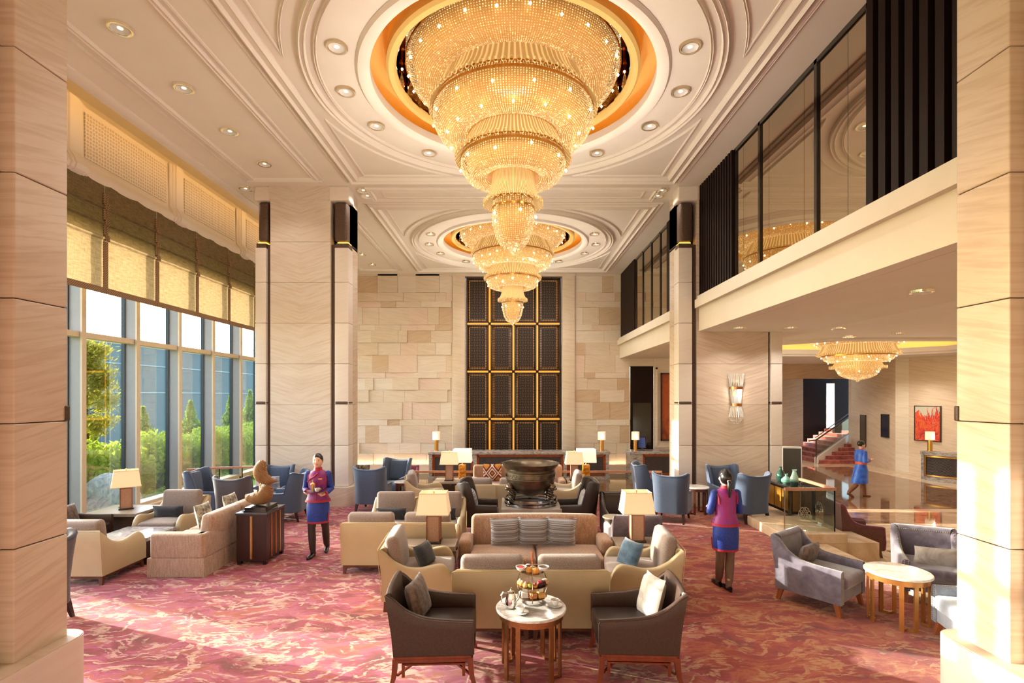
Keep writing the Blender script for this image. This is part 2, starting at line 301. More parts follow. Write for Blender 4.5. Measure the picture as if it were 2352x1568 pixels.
# ------------------------------------------------------------------ mesh builder
class G:
    def __init__(s): s.v = []; s.f = []; s.m = []
    def add(s, vs, fs, mi=0, M=None):
        b = len(s.v)
        s.v += [tuple(M @ Vector(p)) for p in vs] if M else [tuple(p) for p in vs]
        s.f += [tuple(b+i for i in f) for f in fs]; s.m += [mi]*len(fs); return s
    def box(s, a, b, mi=0, M=None):
        (x0, y0, z0), (x1, y1, z1) = a, b
        v = [(x, y, z) for z in (z0, z1) for y in (y0, y1) for x in (x0, x1)]
        return s.add(v, [(0, 2, 3, 1), (4, 5, 7, 6), (0, 1, 5, 4), (2, 6, 7, 3), (0, 4, 6, 2), (1, 3, 7, 5)], mi, M)
    def soft(s, a, b, r=.02, puff=(0, 0, 0), mi=0, M=None, k=3, n=3):
        """rounded box from a to b; puff bulges each pair of faces"""
        h = [(b[i]-a[i])/2 for i in range(3)]; c = [(b[i]+a[i])/2 for i in range(3)]; r = min([r]+[q*.999 for q in h])
        def nodes(hh):
            e = [-hh+r*(1-cos(j*pi/2/k)) if 0 else -hh+r*j/k for j in range(k)]
            mid = [-(hh-r)+2*(hh-r)*j/n for j in range(n+1)] if hh-r > 1e-6 else [0]
            return e+mid+[-q for q in reversed(e)]
        N3 = [nodes(q) for q in h]; idx = {}; vs = []; fs = []
        def vert(p):
            key = tuple(round(q, 6) for q in p)
            if key in idx: return idx[key]
            q = [max(-(h[i]-r), min(h[i]-r, p[i])) for i in range(3)]; d = [p[i]-q[i] for i in range(3)]
            L = sqrt(sum(t*t for t in d)) or 1
            o = [q[i]+d[i]/L*r for i in range(3)]; u = [o[i]/h[i] for i in range(3)]
            for i in range(3):
                if puff[i]:
                    j, l = (i+1) % 3, (i+2) % 3
                    o[i] += puff[i]*u[i]*max(0, 1-u[j]**2)*max(0, 1-u[l]**2)
            idx[key] = len(vs); vs.append([o[i]+c[i] for i in range(3)]); return idx[key]
        for ax in range(3):
            p, q = (ax+1) % 3, (ax+2) % 3
            for sg in (-1, 1):
                for i in range(len(N3[p])-1):
                    for j in range(len(N3[q])-1):
                        quad = []
                        for di, dj in ((0, 0), (1, 0), (1, 1), (0, 1)):
                            P = [0, 0, 0]; P[ax] = sg*h[ax]; P[p] = N3[p][i+di]; P[q] = N3[q][j+dj]; quad.append(vert(P))
                        if sg < 0: quad.reverse()
                        quad = list(dict.fromkeys(quad))
                        if len(quad) > 2: fs.append(tuple(quad))
        return s.add(vs, fs, mi, M)
    def prism(s, poly, z0, z1, mi=0, M=None):
        n = len(poly); v = [(x, y, z0) for x, y in poly]+[(x, y, z1) for x, y in poly]
        return s.add(v, [tuple(reversed(range(n))), tuple(range(n, 2*n))]+[(i, (i+1) % n, n+(i+1) % n, n+i) for i in range(n)], mi, M)
    def lathe(s, prof, seg=32, mi=0, M=None, a0=0, a1=2*pi, cap=False, wav=None):
        full = abs(a1-a0-2*pi) < 1e-6; cnt = seg if full else seg+1; v = []
        for j in range(cnt):
            t = a0+(a1-a0)*j/seg
            for r, z in prof:
                rr = r*(wav(t) if wav else 1); v.append((rr*cos(t), rr*sin(t), z))
        n = len(prof); f = []
        for j in range(seg):
            k = (j+1) % cnt
            for i in range(n-1): f.append((j*n+i, k*n+i, k*n+i+1, j*n+i+1))
        if cap and full:
            f.append(tuple(reversed([j*n for j in range(cnt)]))); f.append(tuple(j*n+n-1 for j in range(cnt)))
        return s.add(v, f, mi, M)
    def loft(s, secs, seg=16, mi=0, M=None, cap=True):
        """secs: (cx,cy,cz,rx,ry[,rot[,power]]) horizontal ellipses"""
        v = []; f = []
        for q in secs:
            cx, cy, cz, rx, ry = q[:5]; ro = q[5] if len(q) > 5 else 0; pw = q[6] if len(q) > 6 else 1
            for j in range(seg):
                t = 2*pi*j/seg; x = rx*math.copysign(abs(cos(t))**pw, cos(t)); y = ry*math.copysign(abs(sin(t))**pw, sin(t))
                v.append((cx+x*cos(ro)-y*sin(ro), cy+x*sin(ro)+y*cos(ro), cz))
        for i in range(len(secs)-1):
            for j in range(seg):
                k = (j+1) % seg; f.append((i*seg+j, i*seg+k, (i+1)*seg+k, (i+1)*seg+j))
        if cap: f.append(tuple(reversed(range(seg)))); f.append(tuple(range((len(secs)-1)*seg, len(secs)*seg)))
        return s.add(v, f, mi, M)
    def tube(s, pts, r, seg=8, mi=0, M=None, closed=False, flat=None):
        pts = [Vector(p) for p in pts]; n = len(pts); v = []; f = []; up = None
        rs = r if isinstance(r, (list, tuple)) else [r]*n
        for i, p in enumerate(pts):
            if closed: d = pts[(i+1) % n]-pts[i-1]
            else: d = pts[min(i+1, n-1)]-pts[max(i-1, 0)]
            d.normalize()
            if up is None: up = Vector((0, 0, 1)) if abs(d.z) < .9 else Vector((0, 1, 0))
            x = up.cross(d)
            if x.length < 1e-4: x = Vector((1, 0, 0)).cross(d)
            x.normalize(); y = d.cross(x); up = y
            for j in range(seg):
                t = 2*pi*j/seg+(pi/4 if seg == 4 else 0); v.append(p+x*(rs[i]*cos(t)*(flat or 1))+y*(rs[i]*sin(t)))
        for i in range(n if closed else n-1):
            k = (i+1) % n
            for j in range(seg): l = (j+1) % seg; f.append((i*seg+j, i*seg+l, k*seg+l, k*seg+j))
        if not closed: f.append(tuple(reversed(range(seg)))); f.append(tuple(range((n-1)*seg, n*seg)))
        return s.add(v, f, mi, M)
    def ball(s, c, r, seg=12, rings=8, mi=0, M=None):
        rx, ry, rz = r if isinstance(r, (list, tuple)) else (r, r, r); v = [(c[0], c[1], c[2]-rz)]; f = []
        for i in range(1, rings):
            p = -pi/2+pi*i/rings
            for j in range(seg): t = 2*pi*j/seg; v.append((c[0]+rx*cos(p)*cos(t), c[1]+ry*cos(p)*sin(t), c[2]+rz*sin(p)))
        v.append((c[0], c[1], c[2]+rz)); L = len(v)-1
        for j in range(seg):
            k = (j+1) % seg; f.append((0, 1+k, 1+j)); f.append((L, L-seg+j, L-seg+k))
            for i in range(rings-2): f.append((1+i*seg+j, 1+i*seg+k, 1+(i+1)*seg+k, 1+(i+1)*seg+j))
        return s.add(v, f, mi, M)
    def octa(s, c, r, mi=0, h=None):
        x, y, z = c; h = h or r
        b = len(s.v); s.v += [(x+r, y, z), (x, y+r, z), (x-r, y, z), (x, y-r, z), (x, y, z+h), (x, y, z-h)]
        for i in range(4):
            j = (i+1) % 4; s.f.append((b+i, b+j, b+4)); s.f.append((b+j, b+i, b+5)); s.m += [mi, mi]
    def sweep(s, path, prof, closed=True, mi=0, M=None):
        """path: 2D xy points, prof: (offset to the left normal, z) points, open strip mitred"""
        n = len(path); v = []; f = []; m = len(prof)
        for i in range(n):
            p = Vector(path[i]); a = Vector(path[i-1]) if (closed or i > 0) else None; b = Vector(path[(i+1) % n]) if (closed or i < n-1) else None
            d1 = (p-a).normalized() if a is not None else (b-p).normalized(); d2 = (b-p).normalized() if b is not None else d1
            n1 = Vector((-d1.y, d1.x)); n2 = Vector((-d2.y, d2.x)); mt = n1+n2; mt.normalize(); k = 1/max(.3, mt.dot(n1))
            for o, z in prof: q = p+mt*(o*k); v.append((q.x, q.y, z))
        for i in range(n if closed else n-1):
            k = (i+1) % n
            for j in range(m-1): f.append((i*m+j, k*m+j, k*m+j+1, i*m+j+1))
        if not closed: f.append(tuple(range(m))); f.append(tuple(reversed(range((n-1)*m, n*m))))
        return s.add(v, f, mi, M)
    def shell(s, path, th, z0, mi=0, M=None, deform=None, r=None, fl=None):
        """upholstered wall along an open path of (x,y,top); inner side to the left"""
        n = len(path); v = []; f = []; r = r or th*.4
        for i in range(n):
            p = Vector(path[i][:2]); d1 = (p-Vector(path[i-1][:2])).normalized() if i else None; d2 = (Vector(path[i+1][:2])-p).normalized() if i < n-1 else None
            d1 = d1 or d2; d2 = d2 or d1
            n1 = Vector((-d1.y, d1.x)); n2 = Vector((-d2.y, d2.x)); mt = (n1+n2).normalized(); k = 1/max(.4, mt.dot(n1)); top = path[i][2]
            e = th*.22
            sec = [(0, z0), (0, z0+(top-z0)*.35), (0, z0+(top-z0)*.7), (0, top-r), (e*.5, top-r*.35), (e*1.6, top), (th-e*1.6, top), (th-e*.5, top-r*.35), (th, top-r), (th, z0+(top-z0)*.7), (th, z0+(top-z0)*.35), (th, z0)]
            for o, z in sec:
                q = p+mt*(o*k-(fl*max(0, (z-z0)/(1-z0))**2 if fl else 0)); w = (q.x, q.y, z)
                v.append(deform(*w) if deform else w)
        m = 12
        for i in range(n-1):
            for j in range(m): l = (j+1) % m; f.append((i*m+j, i*m+l, (i+1)*m+l, (i+1)*m+j))
        f.append(tuple(reversed(range(m)))); f.append(tuple(range((n-1)*m, n*m)))
        return s.add(v, f, mi, M)
    def pillow(s, w, h, t, M=None, mi=0, n=9):
        v = []; f = []
        for sg in (-1, 1):
            for i in range(n+1):
                for j in range(n+1):
                    a = -1+2*i/n; b = -1+2*j/n; k = max(0, (1-a**4)*(1-b**4))**.55
                    x = a*w/2*(1-.07*(1-abs(b)**2)); z = b*h/2*(1-.07*(1-abs(a)**2))
                    v.append((x, sg*t/2*k, z))
        o = (n+1)**2
        for i in range(n):
            for j in range(n):
                q = (i*(n+1)+j, (i+1)*(n+1)+j, (i+1)*(n+1)+j+1, i*(n+1)+j+1); f.append(q); f.append(tuple(o+x for x in reversed(q)))
        ring = [i*(n+1) for i in range(n+1)]+[n*(n+1)+j for j in range(1, n+1)]+[i*(n+1)+n for i in range(n-1, -1, -1)]+[j for j in range(n-1, 0, -1)]
        for i in range(len(ring)): a, b = ring[i], ring[(i+1) % len(ring)]; f.append((b, a, o+a, o+b))
        return s.add(v, f, mi, M)
def T(x=0, y=0, z=0, rz=0, rx=0, ry=0): return Matrix.Translation((x, y, z)) @ Matrix.Rotation(rz, 4, 'Z') @ Matrix.Rotation(ry, 4, 'Y') @ Matrix.Rotation(rx, 4, 'X')
def obj(name, g, m, parent=None, smooth=35):
    me = bpy.data.meshes.new(name); me.from_pydata(g.v, [], g.f)
    for x in (m if isinstance(m, (list, tuple)) else [m]): me.materials.append(x)
    if any(g.m): me.polygons.foreach_set('material_index', g.m)
    if smooth:
        me.polygons.foreach_set('use_smooth', [True]*len(g.f)); me.set_sharp_from_angle(angle=radians(smooth))
    me.validate(); me.update()
    o = bpy.data.objects.new(name, me); C.objects.link(o)
    if parent: o.parent = parent
    return o
def tag(o, label, cat, group=None, kind=None):
    o['label'] = label; o['category'] = cat
    if group: o['group'] = group
    if kind: o['kind'] = kind
    return o
def thing(name, label, cat, loc=(0, 0, 0), rz=0, group=None):
    o = bpy.data.objects.new(name, None); C.objects.link(o); o.location = loc; o.rotation_euler = (0, 0, rz); o.empty_display_size = .1
    return tag(o, label, cat, group)
def struct(name, g, m, parent=None, smooth=35):
    o = obj(name, g, m, parent, smooth)
    if not parent: o['kind'] = 'structure'
    return o
def dup(root, loc, rz, label=None, group=None):
    r = root.copy(); C.objects.link(r); r.location = loc; r.rotation_euler = (0, 0, rz)
    if label: r['label'] = label
    if group: r['group'] = group
    for ch in list(root.children):
        c = ch.copy(); C.objects.link(c); c.parent = r
        for g in list(ch.children): d = g.copy(); C.objects.link(d); d.parent = c
    return r
# ================================================================== THE SETTING
YB = 21.2
g = G(); g.box((-8.45, -3, -.08), (5.3, 13.45, 0)); struct('floor', g, M_CARPET, smooth=0)
g = G(); g.box((5.3, -3, -.5), (5.62, 9.2, .004)); g.box((5.3, 9.2, -.5), (6.6, 13.6, .004)); g.box((-8.9, 13.45, -.5), (5.3, 13.75, .004)); g.box((-9.0, -3, -.5), (-8.45, 13.75, .1))
g.box((5.62, -3, -.5), (6.0, 9.2, -.17)); g.box((6.0, -3, -.5), (6.4, 9.2, -.34))
struct('trim_1', g, M_CR, smooth=0)
g = G(); g.box((-9, -3, -.6), (5.3, 13.45, -.09)); g.box((-9.0, 13.4, -.62), (18, 30, -.5)); g.box((5.3, -3, -.62), (18, 13.4, -.5)); struct('floor_lobby', g, M_CR, smooth=0)
g = G()
for a, b in (((-8, 14.6), (7.6, 20.6)), ((8.3, 14.2), (14.9, 22.6)), ((7.0, 12.6), (16.5, 13.8)), ((7.6, 8.0), (16, 10.4))):
    g.box((a[0], a[1], -.51), (b[0], b[1], -.496))
struct('floor_inlay', g, M_BR, smooth=0)
# ceilings -----------------------------------------------------------
g = G(); BAYS = (8.44, 16.97)
def holed(g, x0, x1, y0, y1, cx, cy, R, z, seg=96):
    pts = []
    angs = sorted([2*pi*i/seg for i in range(seg)]+[atan2(y-cy, x-cx) % (2*pi) for x in (x0, x1) for y in (y0, y1)])
    for a in angs:
        c, s = cos(a), sin(a); t = 1e9
        if c > 1e-9: t = min(t, (x1-cx)/c)
        if c < -1e-9: t = min(t, (x0-cx)/c)
        if s > 1e-9: t = min(t, (y1-cy)/s)
        if s < -1e-9: t = min(t, (y0-cy)/s)
        pts.append(((cx+R*c, cy+R*s, z), (cx+t*c, cy+t*s, z)))
    n = len(pts); v = [p for q in pts for p in q]
    g.add(v, [(2*i, 2*((i+1) % n), 2*((i+1) % n)+1, 2*i+1) for i in range(n)])
RH = 2.32
g.box((-7, -3, H), (4.75, 4.2, H+.1))
for yc, (y0, y1) in zip(BAYS, ((4.2, 12.8), (12.8, YB))): holed(g, -7, 4.75, y0, y1, .02, yc, RH, H)
g.box((-7.0, -3, H-.0), (-6.93, YB, H+.12))
g.box((-9.0, -3, 8.75), (-6.9, YB, 8.85)); g.box((-6.95, -3, H+.1), (-6.85, YB, 8.8))
struct('ceiling', g, PLASTER, smooth=0)
for yc in BAYS:
    g = G(); m = T(.02, yc, 0)
    g.lathe([(2.5, H-.005), (2.46, H-.05), (2.38, H-.06), (2.32, H-.03), (2.28, H), (2.28, H+.14), (2.36, H+.14)], 96, M=m)
    struct('trim_2', g, PLASTER)
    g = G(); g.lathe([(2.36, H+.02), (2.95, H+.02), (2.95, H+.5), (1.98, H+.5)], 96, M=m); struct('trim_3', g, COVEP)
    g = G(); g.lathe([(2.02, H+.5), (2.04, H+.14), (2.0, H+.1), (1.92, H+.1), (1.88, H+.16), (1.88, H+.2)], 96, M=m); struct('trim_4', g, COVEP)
    g = G(); g.lathe([(1.88, H+.18), (1.86, H+.5), (1.84, H+1.4), (0.01, H+1.4)], 96, M=m, wav=lambda t: 1+.006*cos(24*t)); struct('trim_5', g, MIRG)
    g = G(); g.lathe([(2.55, H+.03), (2.62, H+.03), (2.62, H+.05), (2.55, H+.05)], 64, M=m)
    o = struct('trim_6', g, emitm('cove_led', (255, 180, 66), 7))
# mouldings on the ceiling
def mold(g, path, w, d=.05, closed=True):
    g.sweep(path, [(-w/2, H+.01), (-w/2, H-d*.5), (-w*.3, H-d), (-w*.15, H-d*.5), (w*.1, H-d*.6), (w*.3, H-d), (w/2, H-d*.35), (w/2, H+.01)], closed)
def rect(x0, x1, y0, y1): return [(x0, y0), (x1, y0), (x1, y1), (x0, y1)]
def circ(cx, cy, r, n=96): return [(cx+r*cos(2*pi*i/n), cy+r*sin(2*pi*i/n)) for i in range(n)]
g = G()
for yc in BAYS:
    mold(g, rect(-3.66, 3.7, yc-3.46, yc+3.44), .26, .09); mold(g, rect(-3.86, 3.92, yc-3.62, yc+3.6), .05, .03)
    mold(g, circ(.02, yc, 3.06), .05, .04); mold(g, circ(.02, yc, 3.24), .12, .07)
    for sx in (-1, 1):
        for sy in (-1, 1):
            R = 3.52; X = 3.40; Yy = 3.22; a0 = atan2(sqrt(R*R-X*X), X); a1 = atan2(Yy, sqrt(R*R-Yy*Yy))
            arc = [(R*cos(a0+(a1-a0)*i/14), R*sin(a0+(a1-a0)*i/14)) for i in range(15)]+[(X, Yy)]
            for ins in (0,): mold(g, [(.02+sx*x, yc+sy*y) for x, y in arc], .045, .03)
    mold(g, rect(-6.0, -4.55, yc-3.5, yc+3.42), .1, .05); mold(g, rect(-6.2, -4.4, yc-3.62, yc+3.54), .04, .025)
mold(g, rect(-3.5, 3.55, 12.42, 13.12), .12, .05); mold(g, rect(-6.3, -4.3, 12.42, 13.12), .08, .05)
mold(g, rect(-3.2, 3.25, 12.6, 12.95), .04, .03)
g.sweep([(-6.98, -3), (-6.98, YB)], [(-.25, H+.0), (-.25, H-.02), (-.16, H-.05), (0, H-.03), (0.02, H)], False)
struct('trim_7', g, PLASTER)
# left high cove, cornice and wall over the windows ------------------
g = G(); g.box((-9.1, -3, 6.08), (-8.86, YB, 8.85)); struct('wall_left', g, CREAMP, smooth=0)
g = G(); g.sweep([(-8.25, -3), (-8.25, YB)], [(.6, 6.78), (-.02, 6.78), (-.11, 6.84), (-.14, 6.94), (-.11, 7.04), (-.03, 7.12), (0, 7.17), (.02, 8.24), (.6, 8.24)], False)
for y in (-.5, 2.5, 5.5, 8.5, 11.5, 14.5, 17.5, 20.5):
    for dx, w in ((.04, .5), (.07, .36), (.1, .22)): g.sweep([(-8.25, y+1.05-w/2), (-8.25, y+1.05+w/2)], [(.0, 6.8), (-.02-dx, 6.8), (-.11-dx, 6.86), (-.14-dx, 6.95), (-.1-dx, 7.06), (-dx, 7.2), (-dx, 8.24), (.0, 8.24)], False)
struct('trim_8', g, CREAMP)
g = G()
for y in (-.5, 2.5, 5.5, 8.5, 11.5, 14.5, 17.5): g.box((-8.27, y+1.38, 7.24), (-8.235, y+3.72, 8.12))
struct('trim_9', g, M_LATT, smooth=0)
strip('cove_strip', (-7.12, 9.0, 7.93), (0, radians(138), 0), .06, 24, 170, (1, .56, .17))
# windows -----------------------------------------------------------
MY = [10.23+1.49*k for k in range(-9, 8)]
for i, y in enumerate(MY[:-1]):
    g = G(); y1 = y+1.49
    g.box((-8.86, y-.035, 0), (-8.6, y+.07, 6.1)); g.box((-8.86, y, 3.82), (-8.62, y1, 3.93), 1); g.box((-8.6, y-.035, .1), (-8.56, y+.07, 6.1), 1)
    g.box((-8.9, y, .02), (-8.6, y1, .16), 1); g.box((-8.9, y, 5.98), (-8.7, y1, 6.1), 1)
    for yy in (y+.07, y1-.06): g.box((-8.9, yy, .1), (-8.82, yy+.025, 6.1), 2)
    w = struct('window_%d' % (i+1), g, [ALU, ALUF, ALUD], smooth=0)
    g = G(); g.box((-8.875, y+.07, .15), (-8.875, y1-.035, 3.84)); g.f = g.f[4:5]; g.m = [0]; obj('glass_pane', g, GL_LO, w, 0)
    g = G(); g.box((-8.875, y+.07, 3.9), (-8.875, y1-.035, 6.0)); g.f = g.f[4:5]; g.m = [0]; obj('glass_pane', g, GL_UP, w, 0)
# roman blinds
bl = ['nearest linen roman blind, mostly behind the near left pillar', 'linen roman blind second from the near pillar', 'linen roman blind in the middle of the window row', 'linen roman blind second from the far left pillar', 'linen roman blind against the far left pillar']
def blind(y0, y1, label, k):
    t = thing('roman_blind', label, 'blind', (-8.14, (y0+y1)/2, 4.69), 0, 'roman blinds over the tall windows')
    w = (y1-y0)/2-.006; zs = []; z = 0
    prof = [(.0, 0), (.012, .3), (.0, .7), (.004, 1.02)]
    for q in range(3): z = 1.05+.31*q; prof += [(.0, z), (.05, z+.02), (.055, z+.05), (.012, z+.08), (.0, z+.15), (.006, z+.25)]
    prof += [(0, 2.05), (0, 2.2)]
    ny = 10; v = []; f = []
    for x, z in prof:
        for j in range(ny+1):
            yy = -w+2*w*j/ny; v.append((x+.008*sin(yy*9+z*3+k), yy, z))
    for i in range(len(prof)-1):
        for j in range(ny): a = i*(ny+1)+j; f.append((a, a+1, a+ny+2, a+ny+1))
    g = G(); g.add(v, f); o = obj('fabric', g, M_BLIND, t)
    g = G(); g.box((.012, -w, -.01), (.026, w, .11))
    for s in (-1, 1):
        g.box((.014, s*w-.05*(s > 0)-.0, 0), (.03, s*w+.05*(s < 0), 1.03))
        for q in range(3): z = 1.05+.31*q; g.box((.02, s*w-.05*(s > 0), z-.01), (.066, s*w+.05*(s < 0), z+.1)); g.box((.012, s*w-.05*(s > 0), z+.08), (.03, s*w+.05*(s < 0), z+.32))
    obj('patterned_border', g, M_GREEK, t, 0)
for k in range(-8, 7):
    y = 10.23+1.49*k
    lab = bl[k+1] if -1 <= k <= 3 else 'linen roman blind out of sight behind a pillar'
    blind(y+.0, y+1.49, lab, k)
# back wall ----------------------------------------------------------
g = G(); yy = [622, 671.6, 692, 705.5, 746, 759, 787, 815, 855.6, 868, 895.4, 923, 963, 977, 1017, 1041, 1080, 1110]
zs = [2.65-(y-908)/55.5 for y in yy]; zs[-1] = -.5
rnd = random.Random(3)
g.box((-9, YB+.03, -.5), (-1.95, YB+.4, 8)); g.box((2.05, YB+.03, -.5), (4.88, YB+.4, 8)); g.box((-2, YB+.45, -.5), (2.1, YB+.6, 8)); g.box((4.88, YB+.03, 3.86), (5.9, YB+.4, 8))
g.box((5.87, YB, -.5), (9.5, YB+.4, 4.3))
for xa, xb in ((-8.9, -2.47), (2.6, 4.88)):
    for i in range(len(zs)-1):
        x = xa+rnd.uniform(-.3, 0)
        while x < xb:
            w = rnd.uniform(.35, 1.35); x0 = max(x, xa); x1 = min(x+w, xb); d = rnd.choice((0, .0, .012, .025, .04))
            if x1-x0 > .05: g.box((x0+.003, YB-d, zs[i+1]+.003), (x1-.003, YB+.03, zs[i]-.003), rnd.choice((0, 0, 1, 1, 1, 2, 3)))
            x += w
struct('wall_back', g, ST_T, smooth=0)
g = G()
for xa, xb in ((-2.46, -1.93), (2.07, 2.6)):
    g.soft((xa, YB-.12, -.5), (xb, YB+.1, 7.67), .03, k=2, n=1)
struct('trim_10', g, ST_T[1])
g = G(); g.box((-2.47, YB-.13, 7.56), (2.6, YB+.2, 7.67)); g.box((-9, YB-.04, 7.6), (4.9, YB+.1, 7.67)); struct('trim_11', g, ST_T[1], smooth=0)
# low uplight strip on the back wall
g = G(); g.box((-8.8, YB-.25, -.5), (-3.3, YB-.2, -.2)); g.box((4.0, YB-.25, -.5), (4.8, YB-.2, -.2)); struct('trim_12', g, ST_T[3], smooth=0)
strip('wall_washer', (-5.5, YB-.12, -.2), (radians(180-8), 0, 0), 4.4, .05, 26, (1, .7, .42))
strip('wall_washer', (4.4, YB-.12, -.2), (radians(180-8), 0, 0), .8, .05, 5, (1, .7, .42))
# door_1: dark doorway right of the tiles
g = G(); g.box((4.9, YB-.02, -.5), (5.85, YB+.06, 3.86)); d1 = struct('door_1', g, DKWOOD, smooth=0)
g = G(); g.box((5.0, YB-.04, -.5), (5.75, YB-.01, 2.35)); obj('door_leaf', g, BLACK, d1, 0)
# columns ------------------------------------------------------------
JZ = [.46, 1.45, 2.43, 3.41, 4.39, 5.37, 6.35, 7.36]
def rplan(x0, x1, y0, y1, r, n=8):
    P = []
    for cx, cy, a in ((x1-r, y0+r, -pi/2), (x1-r, y1-r, 0), (x0+r, y1-r, pi/2), (x0+r, y0+r, pi)): P += [(cx+r*cos(a+pi/2*i/n), cy+r*sin(a+pi/2*i/n)) for i in range(n+1)]
    return P
def column(X, yf, smat, hint):
    """X = x of outer post edge, outer post, strip, main, strip, inner post, inner edge ; yf front y; far column seen from the front"""
    a, b, c, d, e, f_ = X
    g = G()
    for i in range(len(JZ)-1):
        z0, z1 = JZ[i]+.003, JZ[i+1]-.003
        g.box((c, yf+.03, z0), (d, yf+.5, z1), 0)
        g.box((a+.04, yf+.3, z0), (f_-.03, yf+.83, z1), 2)
        if i < 6:
            zz1 = min(z1, 6.2)
            g.soft((a, yf, z0), (b, yf+.34, zz1), .012, mi=1, n=1); g.soft((e, yf, z0), (f_, yf+.34, zz1), .012, mi=1, n=1)
        g.box((c+.1, yf+.06, JZ[i]-.006), (d-.1, yf+.4, JZ[i]+.006), 3); g.box((a+.08, yf+.32, JZ[i]-.006), (f_-.045, yf+.8, JZ[i]+.006), 3)
    g.box((a+.04, yf+.3, 6.3), (f_-.03, yf+.83, H), 2)
    g.soft((a-.02, yf-.03, 7.33), (f_+.02, yf+.4, H+.01), .05, mi=1, n=1); g.box((c, yf-.04, 7.34), (d, yf+.2, H), 0)
    g.prism(rplan(a-.11, f_+.11, yf-.1, yf+.95, .17), 0, .46, mi=0)
    col = struct('column', g, [smat, ST_P, ST_S, mat('joint_shadow', (150, 126, 104), .9)])
    g = G()
    for x0, x1 in ((b, c), (d, e)):
        g.box((x0-.01, yf+.1, .46), (x1+.01, yf+.3, 6.3))
    for x0, x1 in ((a, b), (e, f_)):
        s = .03
        g.soft((x0-.005, yf-.012, 2.43), (x1+.005, yf+.35, 2.52), .05, n=1); g.box((x0+.02, yf+.02, 6.19), (x1-.0, yf+.3, 6.31))
        g.soft((x0+.05 if x0 == a else x0-.03, yf+.03, 6.36), (x1+.03 if x0 == a else x1-.05, yf+.33, 7.32), .07, n=1)
    obj('bronze_fretwork_strip', g, mat('column_bronze', (92, 72, 62), .5, .4, .5, 70, bump=.6, bs=50), col)
    g = G()
    for x0, x1 in ((a, b), (e, f_)): g.box((x0+.05, yf+.06, 6.315), (x1-.02, yf+.3, 6.345))
    obj('light_strip', g, emitm('capital_led', (255, 190, 70), 6), col, 0)
    return col
column((-6.17, -5.91, -5.82, -4.37, -4.26, -3.93), 12.3, ST_L, 0)
column((4.0, 4.33, 4.45, 6.17, 6.22, 6.5), 12.3, ST_R, 0)
for s in (-1, 1):
    g = G(); y0, y1 = 3.98, 4.46
    def bx(xa, xb, ya, yb, za, zb, mi, soft=0):
        lo, hi = sorted((s*xa, s*xb))
        if soft: g.soft((lo, ya, za), (hi, yb, zb), soft, mi=mi, n=1)
        else: g.box((lo, ya, za), (hi, yb, zb), mi)
    for i in range(len(JZ)-1):
        bx(3.87, 4.6, y0, y1, JZ[i]+.003, JZ[i+1]-.003, 0, .012); bx(3.98, 6.2, 3.6, y1-.06, JZ[i]+.003, JZ[i+1]-.003, 0)
        bx(3.885, 4.5, y0+.02, y1-.02, JZ[i]-.006, JZ[i+1]+.006, 2)
    lo, hi = sorted((s*3.74, s*6.4)); g.prism(rplan(lo, hi, 3.4, y1+.12, .17), 0, .56, mi=1); g.prism(rplan(lo+.008, hi-.008, 3.4, y1+.112, .165), .555, .568, mi=0)
    bx(3.856, 4.4, y1-.03, y1+.012, 2.43, 2.56, 3, .01)
    struct('column', g, [ST_S, ST_P, MATS['joint_shadow'], BRONZE])
# enclosing walls behind the camera and lobby
g = G(); g.box((-9.1, -3.3, -.6), (18, -3, 8.9)); struct('wall_behind', g, CREAMP, smooth=0)
g = G(); g.box((17.6, -3, -.6), (17.9, 19, 5)); struct('wall_right', g, ST_W, smooth=0)
# mezzanine ----------------------------------------------------------
g = G()
for ya, yb in ((-3, 12.22), (13.1, YB)):
    g.box((4.36, ya, 4.73), (4.6, yb, 4.93)); g.box((4.46, ya, 4.185), (4.7, yb, 4.75)); g.box((4.42, ya, 4.93), (4.7, yb, 5.02))
g.box((4.71, -3, 4.185), (7.2, 22.5, 4.3)); g.box((4.62, -3, 4.2), (4.9, YB, H))
struct('wall_mezzanine', g, CREAMP, smooth=0)
g = G()
def flute(ya, yb, n):
    st = (yb-ya)/n
    for i in range(n):
        y = ya+i*st; g.box((4.56, y, 5.0), (4.62, y+st, H)); g.box((4.49, y+st*.3, 5.0), (4.6, y+st*.85, H)); g.box((4.52, y+st*.86, 5.0), (4.6, y+st*.96, H))
flute(10.43, 12.3, 14); flute(4.2, 6.52, 11); flute(-3, 4.2, 16)
g.box((4.5, 18.85, 5.0), (4.62, YB, H)); g.box((4.5, 13.1, 5.0), (4.62, 14.9, H))
struct('wall_mezzanine_panelling', g, DKWOOD, smooth=0)
def mirror(ya, yb, lines, n):
    g = G(); m = .035
    g.box((4.53, ya, 5.0), (4.6, ya+m, H-.0)); g.box((4.53, yb-m, 5.0), (4.6, yb, H)); g.box((4.53, ya, 5.0), (4.6, yb, 5.07)); g.box((4.53, ya, H-.07), (4.6, yb, H))
    w = struct('window_%d' % n, g, BLACK, smooth=0)
    ys = [ya+m]+lines+[yb-m]
    for a, b in zip(ys[:-1], ys[1:]):
        g = G(); g.box((4.56, a+.004, 5.08), (4.58, b-.004, H-.08)); obj('mirror_pane', g, MIRGL, w, 0)
mirror(6.52, 7.65, [6.95], 21); mirror(7.65, 9.4, [7.99, 9.08], 22); mirror(9.4, 10.43, [10.08], 23)
for i, (a, b) in enumerate(((14.9, 15.7), (15.7, 16.7), (16.7, 17.8), (17.8, 18.85))): mirror(a, b, [], 24+i)
